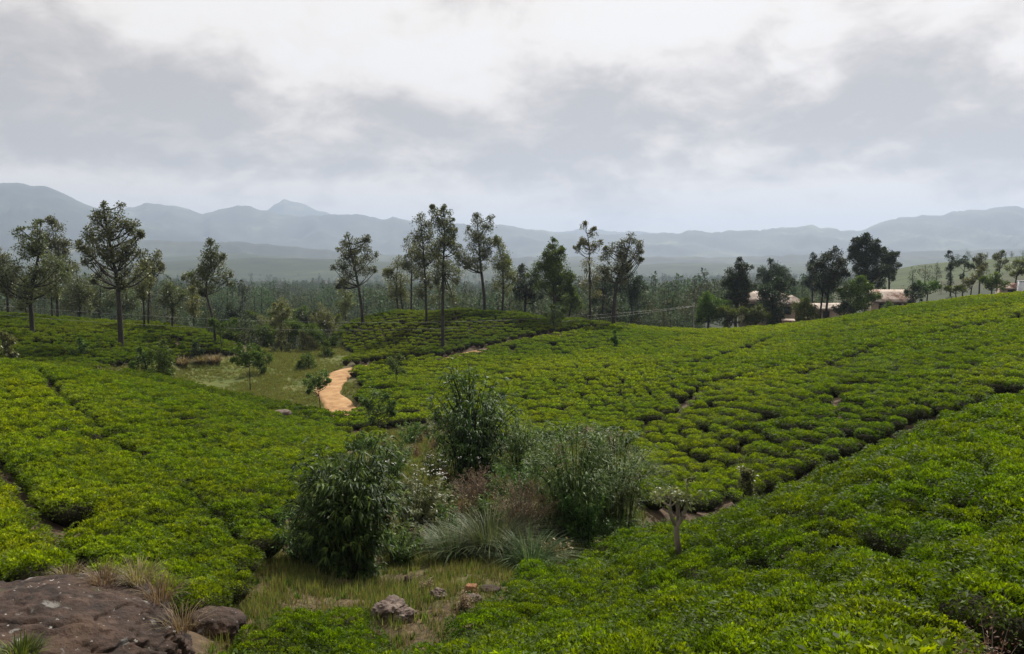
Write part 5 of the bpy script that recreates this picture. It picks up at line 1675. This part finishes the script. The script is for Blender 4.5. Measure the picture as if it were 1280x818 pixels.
for q, (px, D, dz, n, h, lab) in enumerate([(115, 13.6, 0.15, 170, 0.42, 'green and yellow grass tuft growing on top of the boulder'), (160, 13.9, 0.10, 230, 0.52, 'dry straw tuft on the right shoulder of the boulder'),
                                            (185, 13.4, -0.02, 180, 0.55, 'tall straw blades on the boulder edge below the tea'), (70, 14.0, 0.12, 120, 0.25, 'short brown tuft along the back of the boulder'),
                                            (215, 12.6, -0.05, 110, 0.5, 'thin pale stalks at the right foot of the boulder'), (275, 15.6, 0.0, 90, 0.55, 'pale stalks between smaller rock and tea'),
                                            (2, 10.8, 0.55, 200, 0.34, 'bright green sprigs at the lower left corner')]):
    x = (px - 640) / FPX * D
    dg = bpy.context.evaluated_depsgraph_get()
    ok, loc, nr, ix = o.ray_cast(o.matrix_world.inverted() @ Vector((x, D, 60)), Vector((0, 0, -1))) if False else (False, None, None, None)
    # height of the boulder's top here, from its own vertices
    bv = np.empty(len(o.data.vertices) * 3)
    o.data.vertices.foreach_get('co', bv)
    bv = bv.reshape(-1, 3)
    ca, sa = math.cos(o.rotation_euler.z), math.sin(o.rotation_euler.z)
    bx, by = bv[:, 0] * ca - bv[:, 1] * sa + o.location.x, bv[:, 0] * sa + bv[:, 1] * ca + o.location.y
    k = np.hypot(bx - x, by - D) < 0.16
    top = max([gz(x, D)] + list(bv[k, 2] + o.location.z))
    grass_clump(px, 0, h, 0.5, n, 'bush_leaf' if q == 6 else 'dry_blade', lab, 'grass_tuft', 'grass tuft', 60 + q, 0.010 if q != 6 else 0.02, D, top - gz(x, D) - 0.05)


# ------------------------------------------------------------------ houses
M['wall'] = noise_mat('house_wall', [(0.3, (0.26, 0.20, 0.15)), (0.55, (0.36, 0.285, 0.22)), (0.8, (0.44, 0.36, 0.29))], 0.9, 8, 0.9, 0.2, 6, stretch=(1, 1, 0.5))
M['roof'] = noise_mat('weathered_sheet', [(0.28, (0.10, 0.065, 0.048)), (0.42, (0.22, 0.175, 0.145)), (0.58, (0.36, 0.305, 0.26)), (0.8, (0.48, 0.42, 0.365))], 0.8, 8, 0.92, 0.15, 5, stretch=(1, 1, 1))
M['rusty'] = noise_mat('rusty_sheet', [(0.30, (0.07, 0.034, 0.022)), (0.43, (0.16, 0.085, 0.058)), (0.52, (0.34, 0.275, 0.23)), (0.75, (0.47, 0.41, 0.36))], 0.55, 9, 0.92, 0.15, 5)
M['glass'] = noise_mat('dark_window', [(0.4, (0.02, 0.022, 0.025)), (0.6, (0.035, 0.04, 0.045))], 2, 2, 0.15, 0)
M['wood'] = noise_mat('painted_wood', [(0.3, (0.10, 0.06, 0.035)), (0.7, (0.19, 0.12, 0.07))], 4, 5, 0.7, 0.2, 12)
M['orange_wall'] = noise_mat('orange_wall', [(0.3, (0.36, 0.20, 0.10)), (0.7, (0.48, 0.30, 0.17))], 1.5, 6, 0.9, 0.2, 6)
M['tank'] = noise_mat('tank_plaster', [(0.3, (0.48, 0.50, 0.52)), (0.7, (0.62, 0.64, 0.66))], 1.5, 5, 0.8, 0.1, 6)


def quad_part(name, corners, thick, mat, parent, nx=8, ny=4, corr=0.03):
    """a roof pitch of corrugated sheet: bilinear patch, slightly ribbed, with real thickness"""
    a, b, c, d = [np.array(q, float) for q in corners]
    nrm = unit(np.cross(b - a, d - a))
    if nrm[2] < 0:
        nrm = -nrm
    nx = nx * 6
    V = []
    for side in (0, 1):
        for j in range(ny + 1):
            for i in range(nx + 1):
                u, v = i / nx, j / ny
                p = (a * (1 - u) + b * u) * (1 - v) + (d * (1 - u) + c * u) * v
                V.append(p + nrm * (corr * math.sin(i * math.pi / 1.5) - side * thick))
    m = (nx + 1) * (ny + 1)
    F = []
    for side in (0, 1):
        for j in range(ny):
            for i in range(nx):
                q = side * m + j * (nx + 1) + i
                F.append((q, q + 1, q + nx + 2, q + nx + 1) if side == 0 else (q, q + nx + 1, q + nx + 2, q + 1))
    rim = [i for i in range(nx + 1)] + [(j + 1) * (nx + 1) - 1 for j in range(1, ny + 1)] + [ny * (nx + 1) + i for i in range(nx - 1, -1, -1)] + [j * (nx + 1) for j in range(ny - 1, 0, -1)]
    for s, t in zip(rim, rim[1:] + rim[:1]):
        F.append((s, s + m, t + m, t))
    return MB().add(V, F).build(name, M[mat], parent)


def house(px, D, w, d, h, rise, rz, mat_wall, mat_roof, label, hip=True, wins=((-.3, 0), (.1, 0), (.35, 0)), eave=0.5, sinkz=0.0, name='house', topy=None):
    x = (px - 640) / FPX * D
    z = (U(px, topy, D)[2] - h - rise) if topy else gz(x, D) + sinkz
    root = empty(name, (x, D, z), rz)
    tag(root, label, 'house', 'estate houses behind the tea')
    wb = MB()
    box(wb, (-w / 2, -d / 2, -2.0), (w / 2, d / 2, h))
    if not hip:
        wb.add([(-w / 2, -d / 2, h), (-w / 2, d / 2, h), (-w / 2, 0, h + rise * .97), (w / 2, -d / 2, h), (w / 2, d / 2, h), (w / 2, 0, h + rise * .97)], [(0, 1, 2), (3, 5, 4)])
    wb.build('wall', M[mat_wall], root)
    e = eave
    W2, D2 = w / 2 + e, d / 2 + e
    zl = h - e * rise / (d / 2 + e) * 0.3
    rl = w / 2 - d / 2 * 0.8 if hip else W2
    A, B, C_, E = (-W2, -D2, zl), (W2, -D2, zl), (W2, D2, zl), (-W2, D2, zl)
    P, Q = (-rl, 0, h + rise), (rl, 0, h + rise)
    quad_part('roof_pitch', (A, B, Q, P), 0.06, mat_roof, root, 10)
    quad_part('roof_pitch', (C_, E, P, Q), 0.06, mat_roof, root, 10)
    if hip:
        quad_part('roof_pitch', (E, A, P, P), 0.06, mat_roof, root, 5)
        quad_part('roof_pitch', (B, C_, Q, Q), 0.06, mat_roof, root, 5)
    for fx, kind in wins:
        xx = fx * w
        f = MB()
        if kind == 0:
            z0_, z1_, hw = h * 0.36, h * 0.80, 0.55
        else:
            z0_, z1_, hw = 0.0, h * 0.80, 0.45
        for lo, hi in (((xx - hw - .08, -d / 2 - .07, z0_ - .08), (xx - hw, -d / 2 + .02, z1_ + .08)), ((xx + hw, -d / 2 - .07, z0_ - .08), (xx + hw + .08, -d / 2 + .02, z1_ + .08)),
                       ((xx - hw, -d / 2 - .068, z1_), (xx + hw, -d / 2 + .02, z1_ + .08)), ((xx - hw, -d / 2 - .09, z0_ - .08), (xx + hw, -d / 2 + .02, z0_))):
            box(f, lo, hi)
        fo = f.build('window' if kind == 0 else 'door', M['wood'], root)
        g = MB()
        box(g, (xx - hw, -d / 2 - .03, z0_), (xx + hw, -d / 2 + .01, z1_))
        g.build('pane' if kind == 0 else 'door_leaf', M['glass' if kind == 0 else 'wood'], fo)
    return root


house(958, 154, 9.5, 6.5, 2.9, 1.7, R(-12), 'wall', 'roof', 'beige house with weathered hip roof partly hidden by a dark tree', topy=364)
house(989, 149, 4.2, 5.0, 2.9, 1.4, R(-12), 'wall', 'roof', 'front wing with pale pitched roof at the right of the hip roofed house', wins=((-.2, 0), (.25, 1)), topy=369)
house(1036, 150, 6.5, 4.5, 2.3, 0.9, R(8), 'wall', 'roof', 'small low house with pale roof behind the two stemmed tree', hip=False, wins=((-.25, 0), (.2, 1)), topy=379)
house(1112, 147, 6.2, 5.0, 2.3, 1.9, R(-10), 'wall', 'rusty', 'house with patchy rusty sheet roof on the tea ridge', hip=False, wins=((-.28, 0), (.12, 0), (.36, 1)), topy=362)
house(1268, 150, 5.0, 4.0, 1.7, 0.9, R(-16), 'wall', 'rusty', 'low pinkish roofed house at the right border of the ridge', hip=False, wins=((-.2, 0),), topy=354)


def outhouse():
    D = 141
    x = (986 - 640) / FPX * D
    z = U(986, 401, D)[2]
    root = empty('outhouse', (x, D, z - 1.5), R(-12))
    tag(root, 'tiny orange walled shed at the foot of the front wing', 'shed')
    a = MB()
    box(a, (-.95, -.7, -1.2), (.95, .7, 1.5))
    a.build('wall', M['orange_wall'], root)
    quad_part('roof_pitch', ((-1.1, -.9, 1.52), (1.1, -.9, 1.52), (1.1, .9, 1.75), (-1.1, .9, 1.75)), .05, 'rusty', root, 4)
    D = 146
    x = (1279 - 640) / FPX * D
    root = empty('water_tank', (x, D, U(1279, 357, D)[2]), R(-16))
    tag(root, 'pale square water tank beside the pinkish roof', 'water tank')
    a = MB()
    box(a, (-.8, -.8, -3.0), (.8, .8, .7))
    a.build('tank_body', M['tank'], root)
    a = MB()
    box(a, (-.9, -.9, .703), (.9, .9, .83))
    a.build('lid', M['tank'], root)


outhouse()


# ------------------------------------------------------------------ power line
M['wire'] = noise_mat('aluminium_wire', [(0.3, (0.16, 0.16, 0.16)), (0.7, (0.25, 0.25, 0.25))], 2, 2, 0.5, 0)
M['pole'] = noise_mat('grey_pole', [(0.3, (0.16, 0.15, 0.14)), (0.7, (0.27, 0.26, 0.25))], 3, 5, 0.8, 0.2, 10, stretch=(1, 1, .2))


def power_line():
    D = 141.0
    x = (868 - 640) / FPX * D
    zb = gz(x, D)
    top = U(868, 383, D)[2]
    root = empty('power_pole', (x, D, zb))
    tag(root, 'slim grey power pole at the left of the house group', 'power pole')
    a = MB()
    tube(a, [(0, 0, -.5), (0, 0, (top - zb) * .5), (0, 0, top - zb + .5)], [.13, .12, .10], 8)
    a.build('post', M['pole'], root)
    a = MB()
    box(a, (-.06, -.55, top - zb - .1), (.06, .55, top - zb + .02))
    a.build('cross_arm', M['pole'], root)
    for k, (p0, pm, lab) in enumerate(((U(-420, 348, 84), (205, 384, 95), 'upper thin power cable crossing the mounds from the left'), (U(-420, 338, 86), (205, 377, 97), 'lower thin power cable crossing the mounds from the left'))):
        p1 = np.array([x, D - .5 + k * 1.0, top + .05])
        t = np.linspace(0, 1, 60)[:, None]
        sag = 4.6 - k * 0.6
        P = p0 * (1 - t) + p1 * t
        P[:, 2] -= (4 * t * (1 - t))[:, 0] * sag
        m = MB()
        tube(m, P, 0.014, 5)
        o = m.build('power_cable', M['wire'], smooth=True)
        tag(o, lab if k == 0 else lab, 'power cable')


power_line()
